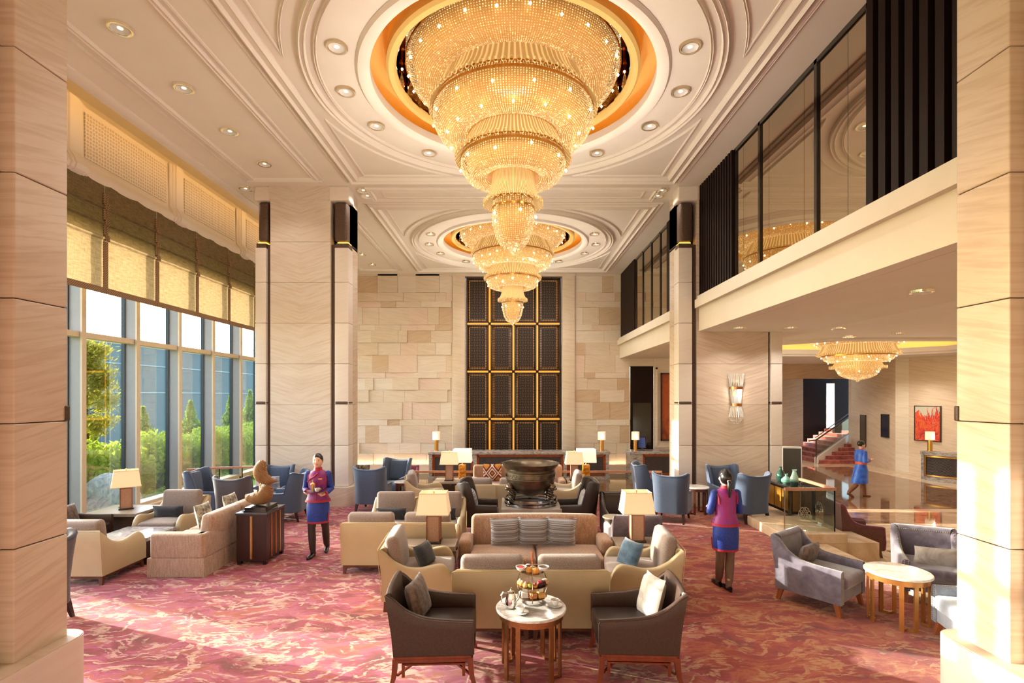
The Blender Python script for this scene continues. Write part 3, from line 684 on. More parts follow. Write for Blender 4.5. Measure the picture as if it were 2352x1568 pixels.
# lobby ceiling with octagonal coffer
g = G(); cx, cy, hx, hy, ch = 11.1, 16.4, 3.7, 2.5, 1.5
octo = [(cx-hx, cy-hy+ch), (cx-hx+ch, cy-hy), (cx+hx-ch, cy-hy), (cx+hx, cy-hy+ch), (cx+hx, cy+hy-ch), (cx+hx-ch, cy+hy), (cx-hx+ch, cy+hy), (cx-hx, cy+hy-ch)]
x0, x1, y0, y1 = 7.2, 18, 12.4, 24.9; z = 4.185
outer = [(x0, octo[0][1]), (octo[1][0], y0), (octo[2][0], y0), (x1, octo[3][1]), (x1, octo[4][1]), (octo[5][0], y1), (octo[6][0], y1), (x0, octo[7][1])]
cr = {0: (x0, y0), 2: (x1, y0), 4: (x1, y1), 6: (x0, y1)}
for i in range(8):
    j = (i+1) % 8; p = [octo[i], octo[j], outer[j]]+([cr[i]] if i in cr else [])+[outer[i]]
    g.add([(a, b, z) for a, b in p], [tuple(range(len(p)))])
g.box((x0, -3, z), (18, y0, z+.1)); g.box((7.2, 24.9, z), (18, 30, z+.1))
g.box((x0, y0, 4.9), (x1, y1, 5.0)); g.sweep(octo, [(.0, z), (.0, z+.16), (-.1, z+.16), (-.1, z)], True); g.sweep(octo, [(-.5, z+.14), (-.5, 4.9)], True)
g.sweep(octo, [(-.35, z+.01), (-.35, z-.05), (-.25, z-.08), (-.12, z-.08), (-.1, z-.03), (0, z)], True)
struct('ceiling_lobby', g, PLASTER, smooth=0)
g = G(); g.sweep(octo, [(-.2, z+.13), (-.26, z+.13), (-.26, z+.15), (-.2, z+.15), (-.2, z+.13)], True); struct('trim_13', g, emitm('coffer_led', (255, 190, 70), 22), smooth=0)
# lobby far and right walls
g = G(); zt = 4.2
def wseg(a, b, z0, z1, th=.2, mi=0):
    d = Vector((b[0]-a[0], b[1]-a[1])).normalized(); n = Vector((-d.y, d.x))*th
    g.prism([a, b, (b[0]+n.x, b[1]+n.y), (a[0]+n.x, a[1]+n.y)], z0, z1, mi)
wseg((17.9, 16.8), (16.2, 20.9), -.5, zt, -.2, 0); wseg((16.2, 20.9), (15.95, 21.3), -.5, zt, -.2, 1); wseg((15.95, 21.3), (16.5, 24.9), -.5, zt, -.2, 0); wseg((16.5, 24.9), (18.5, 24.9), -.5, zt, .2, 1)
struct('wall_lobby_right', g, [ST_W, ST_T[1]], smooth=0)
g = G(); g.box((7.2, 24.9, 3.47), (18, 25.1, 4.25)); g.box((7.2, 27.6, -.5), (15.2, 27.8, 4.2)); g.box((17.4, 27.6, -.5), (20, 27.8, 4.2), 1); g.box((7.2, YB+.4, -.5), (7.5, 27.6, 4.2)); g.box((13.9, 26.9, -.5), (15.3, 27.6, 4.2)); g.box((15.2, 29.5, -.5), (20, 29.7, 4.2), 1)
struct('wall_lobby_back', g, [ST_WX, DKWOOD], smooth=0)
g = G(); g.box((16.95, 27.55, .9), (17.35, 27.6, 3.3)); g2 = struct('window_40', g, emitm('daylight_gap', (255, 255, 250), 1.6), smooth=0)
g = G(); g.box((12.9, 26.84, -.5), (13.86, 26.98, 3.2)); d = struct('door_2', g, BLACK, smooth=0)
g = G(); g.box((13.0, 26.8, .2), (13.8, 26.86, 3.05)); obj('door_leaf', g, mat('olive_panel', (112, 92, 56), .4), d, 0)
# ================================================================== CHANDELIERS AND LAMPS
CRY = N('crystal_beads'); CRY.b.inputs['Base Color'].default_value = lin((232, 208, 166)); CRY.b.inputs['Roughness'].default_value = .08; CRY.b.inputs['Metallic'].default_value = .15
CRY.b.inputs['Emission Color'].default_value = lin((255, 222, 160))
_f = CRY.noise(CRY.map((1, 1, 1)), 30, 2); CRY.l(CRY.math('MULTIPLY', CRY.ramp(_f, [(.35, (.12, .12, .12, 1)), (.58, (.45, .45, .45, 1)), (.7, (3.6, 3.6, 3.6, 1))]), 1.0), CRY.b.inputs['Emission Strength']); CRY = CRY.m  # glow and sparkle of the beads put in as patchy emission
FRO = N('frosted_flutes'); _x, _y, _z = FRO.sep(FRO.obj())
_a = FRO.math('ARCTAN2', _y, _x); _s = FRO.math('SINE', FRO.math('MULTIPLY', _a, 96))
FRO.base(FRO.ramp(_s, [(.1, lin((190, 150, 90))), (.8, lin((226, 204, 160)))])); FRO.b.inputs['Roughness'].default_value = .25
FRO.b.inputs['Emission Color'].default_value = lin((255, 210, 132)); FRO.l(FRO.ramp(_s, [(0, (.36, .36, .36, 1)), (1, (.85, .85, .85, 1))]), FRO.b.inputs['Emission Strength']); FRO = FRO.m
GLOW_LINER = emitm('glow_liner', (208, 156, 80), .3); BULB = emitm('bulb_glow', (255, 236, 190), 28)
def arcprof(pts, n):
    """resample a polyline (r,z) smoothly"""
    P = [Vector(p) for p in pts]; L = [0]
    for a, b in zip(P, P[1:]): L.append(L[-1]+(b-a).length)
    out = []
    for i in range(n+1):
        t = L[-1]*i/n; k = max(j for j in range(len(L)) if L[j] <= t+1e-9); k = min(k, len(P)-2)
        out.append(tuple(P[k].lerp(P[k+1], (t-L[k])/(L[k+1]-L[k]))))
    return out
def chandelier(cx, cy, tiers, collars, fin, label, base_z, bead=.03, nb=(24, 14, 10, 5), lab=''):
    t = thing('chandelier', label, 'chandelier', (cx, cy, 0), 0, 'tiered crystal chandeliers in the high ceiling')
    k = 0
    for ti, prof in enumerate(tiers):
        g = G(); L = sum(sqrt((a[0]-b[0])**2+(a[1]-b[1])**2) for a, b in zip(prof, prof[1:])); n = int(L/bead); pts = arcprof(prof, n)
        rmax = max(p[0] for p in prof); ns = int(2*pi*rmax/(bead*1.38))
        for j in range(ns):
            a = 2*pi*j/ns
            for i, (r, z) in enumerate(pts):
                if r*2*pi/ns < bead*.62 and j % 2: continue
                g.octa((r*cos(a), r*sin(a), z+random.uniform(-.004, .004)), bead*.36, h=bead*.44)
        for r, z in (prof[0], max(prof, key=lambda p: p[0])): g.lathe([(r-.02, z), (r+.012, z+.012), (r+.012, z-.028), (r-.02, z)], 72, 1)
        obj('crystal_bead_tier', g, [CRY, GOLD], t, 0)
        g = G(); g.lathe([(max(.02, r-.09), z+.03) for r, z in prof], 64); obj('added_glow_liner', g, GLOW_LINER, t)  # glowing liner added behind the beads to fill their dark gaps with light
        for ring in range(2 if ti < 2 else 1):
            m = nb[ti]
            r, z = pts[int(len(pts)*(.28+.3*ring))]
            for j in range(m):
                a = 2*pi*(j+.5*ring)/m; g = G()
                if k == 0: g.octa((0, 0, 0), .022, h=.03); b = obj('bulb', g, BULB, t, 0)
                else: b = b0.copy(); C.objects.link(b)
                if k == 0: b0 = b
                b.location = ((r+.03)*cos(a), (r+.03)*sin(a), z+random.uniform(-.04, .04)); b.parent = t; k += 1
                if k > 95: break
            if k > 95: break
    for prof in collars:
        g = G(); r0 = prof[0][0]; n = int(r0*2*pi/.075)
        g.lathe(prof, n*6, wav=lambda a, n=n: 1+.012*abs(cos(n*a/2)))
        r, z = prof[-1]
        for j in range(n):
            a = 2*pi*j/n; c = Vector((r*cos(a), r*sin(a), z+.01)); tt = Vector((-sin(a), cos(a), 0))
            g.tube([c+tt*(.034*cos(q*pi/4))+Vector((0, 0, .04*sin(q*pi/4))) for q in range(8)], .007, 4, closed=True)
        obj('fluted_glass_collar', g, FRO, t)
    g = G(); g.lathe(fin, 24, wav=lambda a: 1+.05*cos(8*a))
    for j in range(10):
        for i in range(8):
            a = 2*pi*j/10; r = fin[1][0]*(1-i/9); g.octa((r*cos(a)*1.05, r*sin(a)*1.05, fin[0][1]-(fin[0][1]-fin[-1][1])*i/8), .014)
    obj('crystal_finial', g, CRY, t)
    g = G(); g.lathe([(.04, base_z), (.04, fin[0][1]+.05)], 12); g.lathe([(tiers[0][0][0]+.03, tiers[0][0][1]), (tiers[0][0][0]+.03, tiers[0][0][1]+.12), (.3, base_z), (.01, base_z)], 64); obj('gold_frame', g, GOLD, t)
    return t
TI = [[(1.45, 8.72), (1.62, 8.46), (1.73, 8.2), (1.735, 7.98), (1.66, 7.78), (1.5, 7.66), (1.28, 7.64), (1.0, 7.72)],
      [(1.26, 7.36), (1.31, 7.26), (1.29, 7.08), (1.2, 6.93), (1.02, 6.85), (.82, 6.86), (.62, 6.95)],
      [(.83, 6.58), (.86, 6.5), (.84, 6.36), (.76, 6.24), (.62, 6.19), (.48, 6.21), (.36, 6.28)],
      [(.32, 5.86), (.345, 5.72), (.34, 5.5), (.29, 5.28), (.2, 5.12), (.13, 5.08)]]
CO = [[(.95, 7.86), (1.06, 7.8), (1.16, 7.68), (1.24, 7.5), (1.37, 7.3)], [(.58, 7.06), (.66, 6.98), (.74, 6.84), (.82, 6.68), (.95, 6.52)], [(.33, 6.38), (.34, 6.25), (.36, 6.08), (.4, 5.94), (.49, 5.8)]]
FI = [(.1, 5.24), (.11, 5.16), (.08, 5.06), (.02, 4.97)]
c1 = chandelier(.02, 8.44, TI, CO, FI, 'huge five-tier crystal chandelier nearest the camera, hanging over the centre of the lounge', 9.0)
c2 = dup(c1, (.02, 16.97, 0), .3, 'second crystal chandelier, hanging farther back in front of the bronze lattice screen')
TI3 = [[(1.15, 4.62), (1.22, 4.5), (1.2, 4.36), (1.1, 4.26), (.95, 4.24)], [(.95, 4.0), (1.0, 3.92), (.94, 3.8), (.8, 3.72), (.6, 3.76)], [(.62, 3.62), (.6, 3.46), (.5, 3.3), (.3, 3.2), (.1, 3.16)]]
CO3 = [[(.98, 4.28), (1.0, 4.18), (1.04, 4.08), (1.14, 3.96)], [(.6, 3.78), (.62, 3.7), (.68, 3.6), (.78, 3.54)]]
c3 = chandelier(11.07, 16.4, TI3, CO3, [(.08, 3.2), (.09, 3.17), (.05, 3.12), (.01, 3.08)], 'low three-tier crystal chandelier over the marble lobby at the right', 4.9, nb=(18, 10, 6, 6))
c3['group'] = 'crystal chandelier in the lobby'
for i in range(8):
    a = 2*pi*i/8
    for (x, y) in ((.02, 8.44), (.02, 16.97)):
        plight('chandelier_lamp', (x+1.95*cos(a), y+1.95*sin(a), 6.5), 34); plight('chandelier_lamp', (x+1.5*cos(a), y+1.5*sin(a), 5.6), 20)
        if i % 2: plight('chandelier_lamp', (x+1.0*cos(a), y+1.0*sin(a), 5.0), 8)
    if i % 2: plight('chandelier_lamp', (11.07+1.4*cos(a), 16.4+1.4*sin(a), 3.3), 40)
# recessed downlights
def dl_make():
    t = thing('downlight', '', 'downlight', (0, 0, 0), 0, 'recessed ceiling downlights')
    g = G(); g.lathe([(.115, -.002), (.13, -.006), (.15, -.004), (.157, .03)], 28); obj('trim_ring', g, mat('downlight_ring', (236, 226, 206), .3), t)
    g = G(); g.lathe([(.118, -.001), (.1, .012), (.06, .02), (.0, .022)], 27, wav=lambda a: 1+.04*cos(9*a)); obj('reflector', g, [N('reflector').m], t)
    m = t.children[-1].data.materials[0]; b = m.node_tree.nodes['Principled BSDF']; b.inputs['Metallic'].default_value = 1; b.inputs['Roughness'].default_value = .12; b.inputs['Base Color'].default_value = lin((240, 214, 160)); b.inputs['Emission Color'].default_value = lin((255, 220, 150)); b.inputs['Emission Strength'].default_value = .12
    g = G(); g.lathe([(.035, .016), (.02, .012), (0, .01)], 12); obj('lamp', g, emitm('downlight_lamp', (255, 236, 196), 3), t)
    return t
dl0 = dl_make(); used = False
def downlight(x, y, z, label, watts=20, light=True):
    global used
    if not used: dl0.location = (x, y, z-.028); dl0['label'] = label; used = True
    else: dup(dl0, (x, y, z-.028), random.uniform(0, 6), label)
    if light: spot('downlight_beam', (x, y, z-.03), watts*5.5, ang=125)
rings = [(-.505, .0012484), (-.549, .0014306), (-.506, .0016116), (-.337, .0017921)]
wh = ['nearest', 'second', 'third', 'farthest']
for bi, (yc, nm) in enumerate(zip(BAYS, ('near', 'far'))):
    for i, da in enumerate((-23, 0, 23, 51)):
        for s in (-1, 1):
            a = radians(da); x = .02+s*2.76*cos(a); y = yc+2.76*sin(a)
            downlight(x, y, H, '%s downlight on the %s of the ring around the %s chandelier' % (wh[i], 'left' if s < 0 else 'right', nm), 22)
    for i in range(4):
        downlight(-5.35, yc-1.45+1.36*i, H, '%s downlight in the left ceiling strip beside the %s chandelier' % (wh[i], nm), 22)
for x, y, l in ((-3.63, 12.5, 'nearer of two small downlights beside the far left pillar'), (-3.63, 12.85, 'farther of two small downlights beside the far left pillar'), (-6.45, 12.4, 'small downlight between the far left pillar and the window cove'), (3.66, 12.5, 'nearer of two small downlights beside the far right pillar'), (3.66, 12.85, 'farther of two small downlights beside the far right pillar')): downlight(x, y, H, l, 12)
for i, (x, y) in enumerate(((5.15, 11.6), (6.3, 11.6), (7.4, 11.6), (6.0, 7.5), (9.5, 12.6), (8.7, 13.2), (14.5, 13.6))):
    downlight(x, y, 4.185, ['left of three downlights in the soffit over the sconce wall', 'middle of three downlights in the soffit over the sconce wall', 'right of three downlights in the soffit over the sconce wall', 'large downlight alone in the mezzanine soffit at the right', 'downlight in the lobby ceiling before the orange coffer', 'downlight left of the lobby coffer edge', 'downlight right of the lobby coffer edge'][i], 16)
for x, y in ((14.6, 19.5), (9.5, 22.5), (13, 22.8), (15.5, 15.5), (10, 10), (13, 7)): spot('lobby_beam', (x, y, 4.15), 380, ang=140)
spot('picture_beam', (15.4, 19.9, 4.12), 70, ang=50, rot=(0, radians(-26), 0))
# sconce
t = thing('wall_sconce', 'glass rod wall sconce with copper bands on the stone wall under the mezzanine', 'sconce', (5.38, 12.33, 2.55))
g = G(); g.box((-.12, -.05, -.1), (-.08, 0, .42)); g.box((-.1, -.05, -.05), (.1, -.0, .4)); obj('back_plate', g, GOLD, t, 0)
for z, r in ((.28, .15), (-.12, .12)):
    g = G(); g.lathe([(r, z-.03), (r+.012, z-.03), (r+.012, z+.03), (r, z+.03), (r, z-.03)], 24, a0=pi, a1=2*pi, M=T(0, -.03)); obj('copper_band', g, mat('copper', (200, 140, 96), .2, 1), t)
g = G()
for j in range(13):
    a = pi+pi*j/12; c, s_ = cos(a), sin(a)
    g.tube([(.19*c, .17*s_-.03, .62), (.14*c, .13*s_-.03, .3)], .011, 5); g.tube([(.14*c, .13*s_-.03, .3), (.105*c, .1*s_-.03, -.12)], .011, 5); g.tube([(.105*c, .1*s_-.03, -.12), (.17*c, .15*s_-.03, -.42)], .011, 5)
    for i in range(4 if j % 2 else 2): g.octa((.15*c*(1-.18*i), (.13*s_)*(1-.18*i)-.03, -.46-.035*i), .014)
obj('glass_rods', g, mat('clear_rods', (226, 224, 220), .1, .2, emit=(255, 236, 206), es=.22), t)
for z in (.45, .1, -.25):
    g = G(); g.ball((0, -.08, z), (.015, .015, .035), 8, 6); obj('candle_bulb', g, emitm('sconce_bulb', (255, 190, 110), 12), t)
plight('sconce_lamp', (5.38, 12.05, 2.7), 8)
# table lamps
def lamp_make():
    t = thing('table_lamp', '', 'table lamp', (0, 0, 0), 0, 'rectangular shaded table lamps')
    g = G(); g.soft((-.115, -.115, 0), (.115, .115, .03), .005, n=1); obj('base', g, BLACK, t)
    g = G(); g.box((-.085, -.085, .03), (.085, .085, .39)); b = obj('body', g, LBODY, t, 0)
    g = G()
    for x in (-1, 1):
        for y in (-1, 1): g.box((x*.088-.006, y*.088-.006, .03), (x*.088+.006, y*.088+.006, .4))
    g.box((-.094, -.094, .385), (.094, .094, .4)); obj('edge_trim', g, REDWOOD, b, 0)
    g = G(); g.lathe([(.03, .4), (.03, .41), (.012, .415), (.012, .5), (.02, .51), (0, .52)], 14); g.lathe([(.008, .5), (.008, .72), (.016, .735), (0, .75)], 8); obj('neck', g, GOLD, t)
    g = G(); a, b2 = .225, .17; c, d = .185, .135; z0, z1 = .42, .715
    v = [(-a, -b2, z0), (a, -b2, z0), (a, b2, z0), (-a, b2, z0), (-c, -d, z1), (c, -d, z1), (c, d, z1), (-c, d, z1)]
    g.add(v, [(0, 1, 5, 4), (1, 2, 6, 5), (2, 3, 7, 6), (3, 0, 4, 7)]); sh = obj('lamp_shade', g, SHADE, t, 0)
    g = G()
    for zz, w1, w2 in ((z0, a, b2), (z1, c, d)): g.sweep([(-w1, -w2), (w1, -w2), (w1, w2), (-w1, w2)], [(-.003, zz-.006), (-.003, zz+.006), (.003, zz+.006), (.003, zz-.006), (-.003, zz-.006)], True)
    g.box((-c, -.004, z1-.01), (c, .004, z1-.006)); obj('shade_wire', g, mat('shade_binding', (232, 214, 180), .7), sh, 0)
    return t
lamp0 = lamp_make(); lused = False
def lamp(x, y, z, rz, label, sc=1):
    global lused
    if not lused: lamp0.location = (x, y, z); lamp0.rotation_euler[2] = rz; lamp0['label'] = label; t = lamp0; lused = True
    else: t = dup(lamp0, (x, y, z), rz, label)
    t.scale = (sc, sc, sc); plight('table_lamp_bulb', (x, y, z+.36*sc), 3.0, (1, .8, .55), .04); plight('table_lamp_bulb', (x, y, z+.8*sc), 3.0, (1, .8, .55), .04); return t
def amberlamp(x, y, z, label):
    t = thing('table_lamp', label, 'table lamp', (x, y, z), 0, 'amber glass lamps with white shades')
    g = G(); g.soft((-.09, -.09, 0), (.09, .09, .36), .015, n=1)
    for q in (.07, .16, .25): g.soft((-.06, -.1, q), (.06, .1, q+.05), .01, n=1)
    obj('glass_body', g, AMBER, t); g = G(); g.lathe([(.02, .36), (.012, .38), (.012, .44)], 10); obj('neck', g, GOLD, t)
    g = G(); a, b2 = .24, .2; c, d = .225, .19; z0, z1 = .43, .76
    g.add([(-a, -b2, z0), (a, -b2, z0), (a, b2, z0), (-a, b2, z0), (-c, -d, z1), (c, -d, z1), (c, d, z1), (-c, d, z1)], [(0, 1, 5, 4), (1, 2, 6, 5), (2, 3, 7, 6), (3, 0, 4, 7)]); obj('lamp_shade', g, SHADE2, t, 0)
def desklamp(x, y, z, label):
    t = thing('desk_lamp', label, 'desk lamp', (x, y, z), 0, 'round brass lamps on the desks')
    g = G(); g.lathe([(.09, 0), (.09, .02), (.075, .02), (.075, .4), (.02, .41), (.01, .44)], 20); obj('brass_stem', g, GOLD, t)
    g = G(); g.lathe([(.15, .42), (.145, .72)], 28); obj('lamp_shade', g, emitm('drum_shade', (250, 226, 196), .7), t)
    plight('desk_lamp_bulb', (x, y-.2, z+.55), 2.0)
# ================================================================== FURNITURE (front of every seat is local +y)
def leg(t, x, y, h, w=.025, w2=.016, dx=0, dy=0, m=None, name='leg'):
    g = G(); v = [(x-w, y-w, h), (x+w, y-w, h), (x+w, y+w, h), (x-w, y+w, h), (x+dx-w2, y+dy-w2, 0), (x+dx+w2, y+dy-w2, 0), (x+dx+w2, y+dy+w2, 0), (x+dx-w2, y+dy+w2, 0)]
    g.add(v, [(0, 1, 2, 3), (7, 6, 5, 4), (0, 4, 5, 1), (1, 5, 6, 2), (2, 6, 7, 3), (3, 7, 4, 0)]); return obj(name, g, m or WALN, t, 0)
def interp(tab, x):
    if x <= tab[0][0]: return tab[0][1]
    n = len(tab)
    sl = lambda i: (tab[i+1][1]-tab[i][1])/(tab[i+1][0]-tab[i][0])
    def tan(i):
        if i == 0: return sl(0)
        if i == n-1: return sl(n-2)
        a, b = sl(i-1), sl(i); return 0 if a*b <= 0 else 2*a*b/(a+b)
    for i in range(n-1):
        (a, p), (b, q) = tab[i], tab[i+1]
        if x <= b:
            h = b-a; u = (x-a)/h; return p*(1+2*u)*(1-u)**2+tan(i)*h*u*(1-u)**2+q*u*u*(3-2*u)+tan(i+1)*h*u*u*(u-1)
    return tab[-1][1]
def boxpath(w, b, f, tab, n=14):
    P = [(-w, f-(f+b)*i/n) for i in range(n)]+[(-w, -b)]+[(-w+2*w*i/6, -b) for i in range(1, 6)]+[(w, -b)]+[(w, -b+(f+b)*i/n) for i in range(1, n+1)]
    return [(x, y, interp(tab, y)) for x, y in P]
def rake(k, z0=.35):
    return lambda x, y, z: (x, y-k*max(0, z-z0)*max(0, min(1, (.1-y)/.35)), z)
def cream_chair():
    t = thing('lounge_chair', '', 'armchair', (0, 0, 0), 0, 'cream leather lounge chairs with taupe cushions')
    tab = [(-.43, .77), (-.38, .74), (-.25, .61), (-.1, .535), (.0, .525), (.2, .56), (.28, .57), (.36, .53), (.42, .4)]
    g = G(); g.shell(boxpath(.42, .43, .42, tab, 22), .085, .13, deform=rake(.1)); sh = obj('shell', g, CREAM_L, t, 45)
    g = G(); pts = [(-.424, -.434+.0*0, .16), (-.424, -.48, .755), (-.38, -.485, .765), (.38, -.485, .765), (.424, -.48, .755), (.424, -.436, .16)]; g.tube(pts, .005, 5); obj('piping', g, mat('cream_piping', (178, 150, 106), .5), sh)
    g = G(); g.box((-.4, -.41, .09), (.4, .38, .14)); obj('base_rail', g, WALN, t, 0)
    g = G(); g.soft((-.33, -.33, .13), (.33, .4, .3), .02, n=1); g.soft((-.33, -.3, .29), (.33, .43, .45), .05, (0, 0, .03)); obj('seat_cushion', g, TAUPE, t)
    g = G(); g.soft((-.345, -.09, -.22), (.345, .07, .27), .06, (0, .04, .0), M=T(0, -.29, .63, rx=radians(9))); obj('back_cushion', g, TAUPE, t)
    for x in (-1, 1):
        for y in (-1, 1): leg(t, x*.37, y*.37-.01, .1, .028, .018, x*.012, y*.02)
    return t
ST = []   # (kind root, placed?)
class Kind:
    def __init__(s, mk): s.mk = mk; s.r = None
    def __call__(s, x, y, rz, label, z=0):
        if s.r is None:
            s.r = s.mk(); s.r.location = (x, y, z); s.r.rotation_euler = (0, 0, rz); s.r['label'] = label; return s.r
        return dup(s.r, (x, y, z), rz, label)
def leather_chair():
    t = thing('leather_armchair', '', 'armchair', (0, 0, 0), 0, 'brown leather armchairs on red wood frames')
    tab = [(-.36, .84), (-.3, .8), (-.18, .68), (-.05, .62), (.12, .595), (.36, .58)]
    g = G(); P = boxpath(.345, .36, .37, tab, 18)
    P = [(x, y, z+(.03*(1-(x/.345)**2) if y < -.35 else 0)) for x, y, z in P]
    g.shell(P, .055, .27, deform=rake(.16)); sh = obj('shell', g, BRLEA, t, 45)
    for s in (-1, 1):
        g = G(); d = rake(.16); pts = [d(s*.35, y, interp(tab, y)-.012) for y in [-.36+.02*i for i in range(37)]]+[(s*.35, .372, .55), (s*.345, .372, .28)]
        g.tube(pts, .006, 5); obj('piping', g, mat('leather_piping', (70, 44, 34), .4), sh)
    g = G(); g.soft((-.29, -.3, .28), (.29, .385, .46), .045, (0, 0, .02)); obj('seat_cushion', g, DKLEA, t)
    g = G()
    for x in (-.33, .33): g.box((x-.022, -.34, .215), (x+.022, .35, .27)); g.box((x-.026, -.34, .235), (x+.026, .35, .246)); g.box((x-.012, -.27, .185), (x+.012, .28, .2))
    for y in (-.34, .34): g.box((-.33, y-.022, .215), (.33, y+.022, .27)); g.box((-.27, y-.012, .185), (.27, y+.012, .2))
    for x in (-.33, .33):
        for y in (-.27, .28): g.box((x-.01, y-.014, .08), (x+.01, y+.014, .2))
    obj('wood_frame', g, REDWOOD, t, 0)
    g = G(); g.tube([(-.32, -.33, .09), (0, 0, .19), (.32, .33, .09)], .014, 4); g.tube([(.32, -.33, .09), (0, 0, .19), (-.32, .33, .09)], .014, 4); obj('cross_stretcher', g, REDWOOD, t, 0)
    for x in (-1, 1):
        for y in (-1, 1):
            g = G(); g.tube([(x*.33, y*.34, .25), (x*.335, y*.345, .16), (x*.34, y*.355, .08), (x*.35, y*.38, .0)], [.036, .034, .03, .024], 4); obj('leg', g, REDWOOD, t, 0)
    return t
def wing_path(w, b, f, arm, top, n=30):
    """rounded U, arms low, back high with flared wings"""
    P = []; r = .2
    line = [(-w, f), (-w, -b+r)]
    pts = [(-w, f-(f+b-r)*i/12) for i in range(13)]+[(-w+r-r*cos(a), -b+r-r*sin(a)) for a in [pi/2*i/8 for i in range(1, 8)]]+[(-w+r+(2*w-2*r)*i/6, -b-.0) for i in range(7)]
    pts += [(w-r+r*sin(a), -b+r-r*cos(a)) for a in [pi/2*i/8 for i in range(1, 8)]]+[(w, -b+r+(f+b-r)*i/12) for i in range(13)]
    for x, y in pts: P.append((x, y, (.05*(x/w)**2-.035 if y < -b+.12 else .015)+interp([(-b, top), (-b+.02, top), (-b+.19, top+.015), (-.1, top-.01), (-.04, arm+.02), (.0, arm), (f, arm-.01)], y)))
    return P
def wing_chair(cloth, pillow=None):
    def mk():
        t = thing('wing_chair', '', 'wing chair', (0, 0, 0), 0, 'high backed wing chairs')
        def df(x, y, z):
            k = max(0, (z-.45)/.6); return (x*(1+.1*k*k*(1 if y < 0 else .3)), y-.07*k*(1 if y < .05 else 0), z)
        g = G(); g.shell(wing_path(.35, .36, .34, .6, 1.02), .07, .2, deform=df); sh = obj('shell', g, cloth, t, 50)
        g = G(); P = wing_path(.35, .36, .34, .6, 1.02); g.tube([df(x, y, z-.02) for x, y, z in P], .006, 5); obj('piping', g, mat('blue_piping', (50, 66, 96), .7), sh)
        g = G(); g.soft((-.28, -.28, .22), (.28, .36, .46), .05, (0, 0, .03)); obj('seat_cushion', g, cloth, t)
        g = G(); g.soft((-.24, -.05, 0), (.24, .05, .5), .04, (0, .03, 0), M=T(0, -.27, .48, rx=radians(7))); obj('back_pad', g, cloth, t)
        for x in (-1, 1):
            for y in (-1, 1): leg(t, x*.27, y*.27, .22, .03, .017, x*.02, y*.06, MAHOG)
        return t
    return mk
def velvet_chair(cl):
    def mk():
        t = thing('velvet_armchair', '', 'armchair', (0, 0, 0), 0, 'studded velvet armchairs')
        tab = [(-.38, .84), (-.32, .82), (-.2, .66), (-.05, .575), (.15, .555), (.38, .55)]
        g = G(); g.shell(boxpath(.37, .38, .39, tab, 18), .09, .15, deform=rake(.14)); sh = obj('shell', g, cl, t, 45)
        g = G(); d = rake(.14)
        for s in (-1, 1):
            for i in range(34): x, y, z = d(s*.31, -.36+.022*i, interp(tab, -.36+.022*i)+.002); g.octa((x, y, z), .007)
            for i in range(18): g.octa((s*.345, .392, .53-.021*i), .007); g.octa((s*.3, .392, .53-.021*i), .007)
        for i in range(26):
            x, y, z = d(-.3+.024*i, -.29, .79); g.octa((x, y, z), .007)
        obj('nail_heads', g, mat('pewter_nails', (170, 160, 130), .3, .8), sh, 0).__setitem__('kind', 'stuff')
        g = G(); g.soft((-.28, -.3, .16), (.28, .385, .32), .02, n=1); g.soft((-.28, -.28, .31), (.28, .42, .46), .045, (0, 0, .02)); obj('seat_cushion', g, cl, t)
        for x in (-1, 1):
            for y in (-1, 1): leg(t, x*.32, y*.32, .17, .03, .022, x*.01, y*.04, mat('orange_wood_leg', (150, 84, 46), .35, 0, .2, 8))
        return t
    return mk
CC = Kind(cream_chair); LC = Kind(leather_chair); WN = Kind(wing_chair(NAVY)); WG = Kind(wing_chair(NAVYG)); WD = Kind(wing_chair(DKLEA)); VC = Kind(velvet_chair(VELV)); VB = Kind(velvet_chair(VELVB))
E, Wt, Nn, Ss = -pi/2, pi/2, 0, pi     # facing +x, -x, +y, -y
def place_pillow(name, label, m, x, y, z, rz, w, h, t_, tilt=-15, roll=0, group=None):
    g = G(); g.pillow(w, h, t_); o = obj(name, g, m, None, 0)
    for p in o.data.polygons: p.use_smooth = True
    o.matrix_world = Matrix.Translation((x, y, z)) @ Matrix.Rotation(rz, 4, 'Z') @ Matrix.Rotation(radians(tilt), 4, 'X') @ Matrix.Rotation(radians(roll), 4, 'Y')
    return tag(o, label, 'cushion', group)
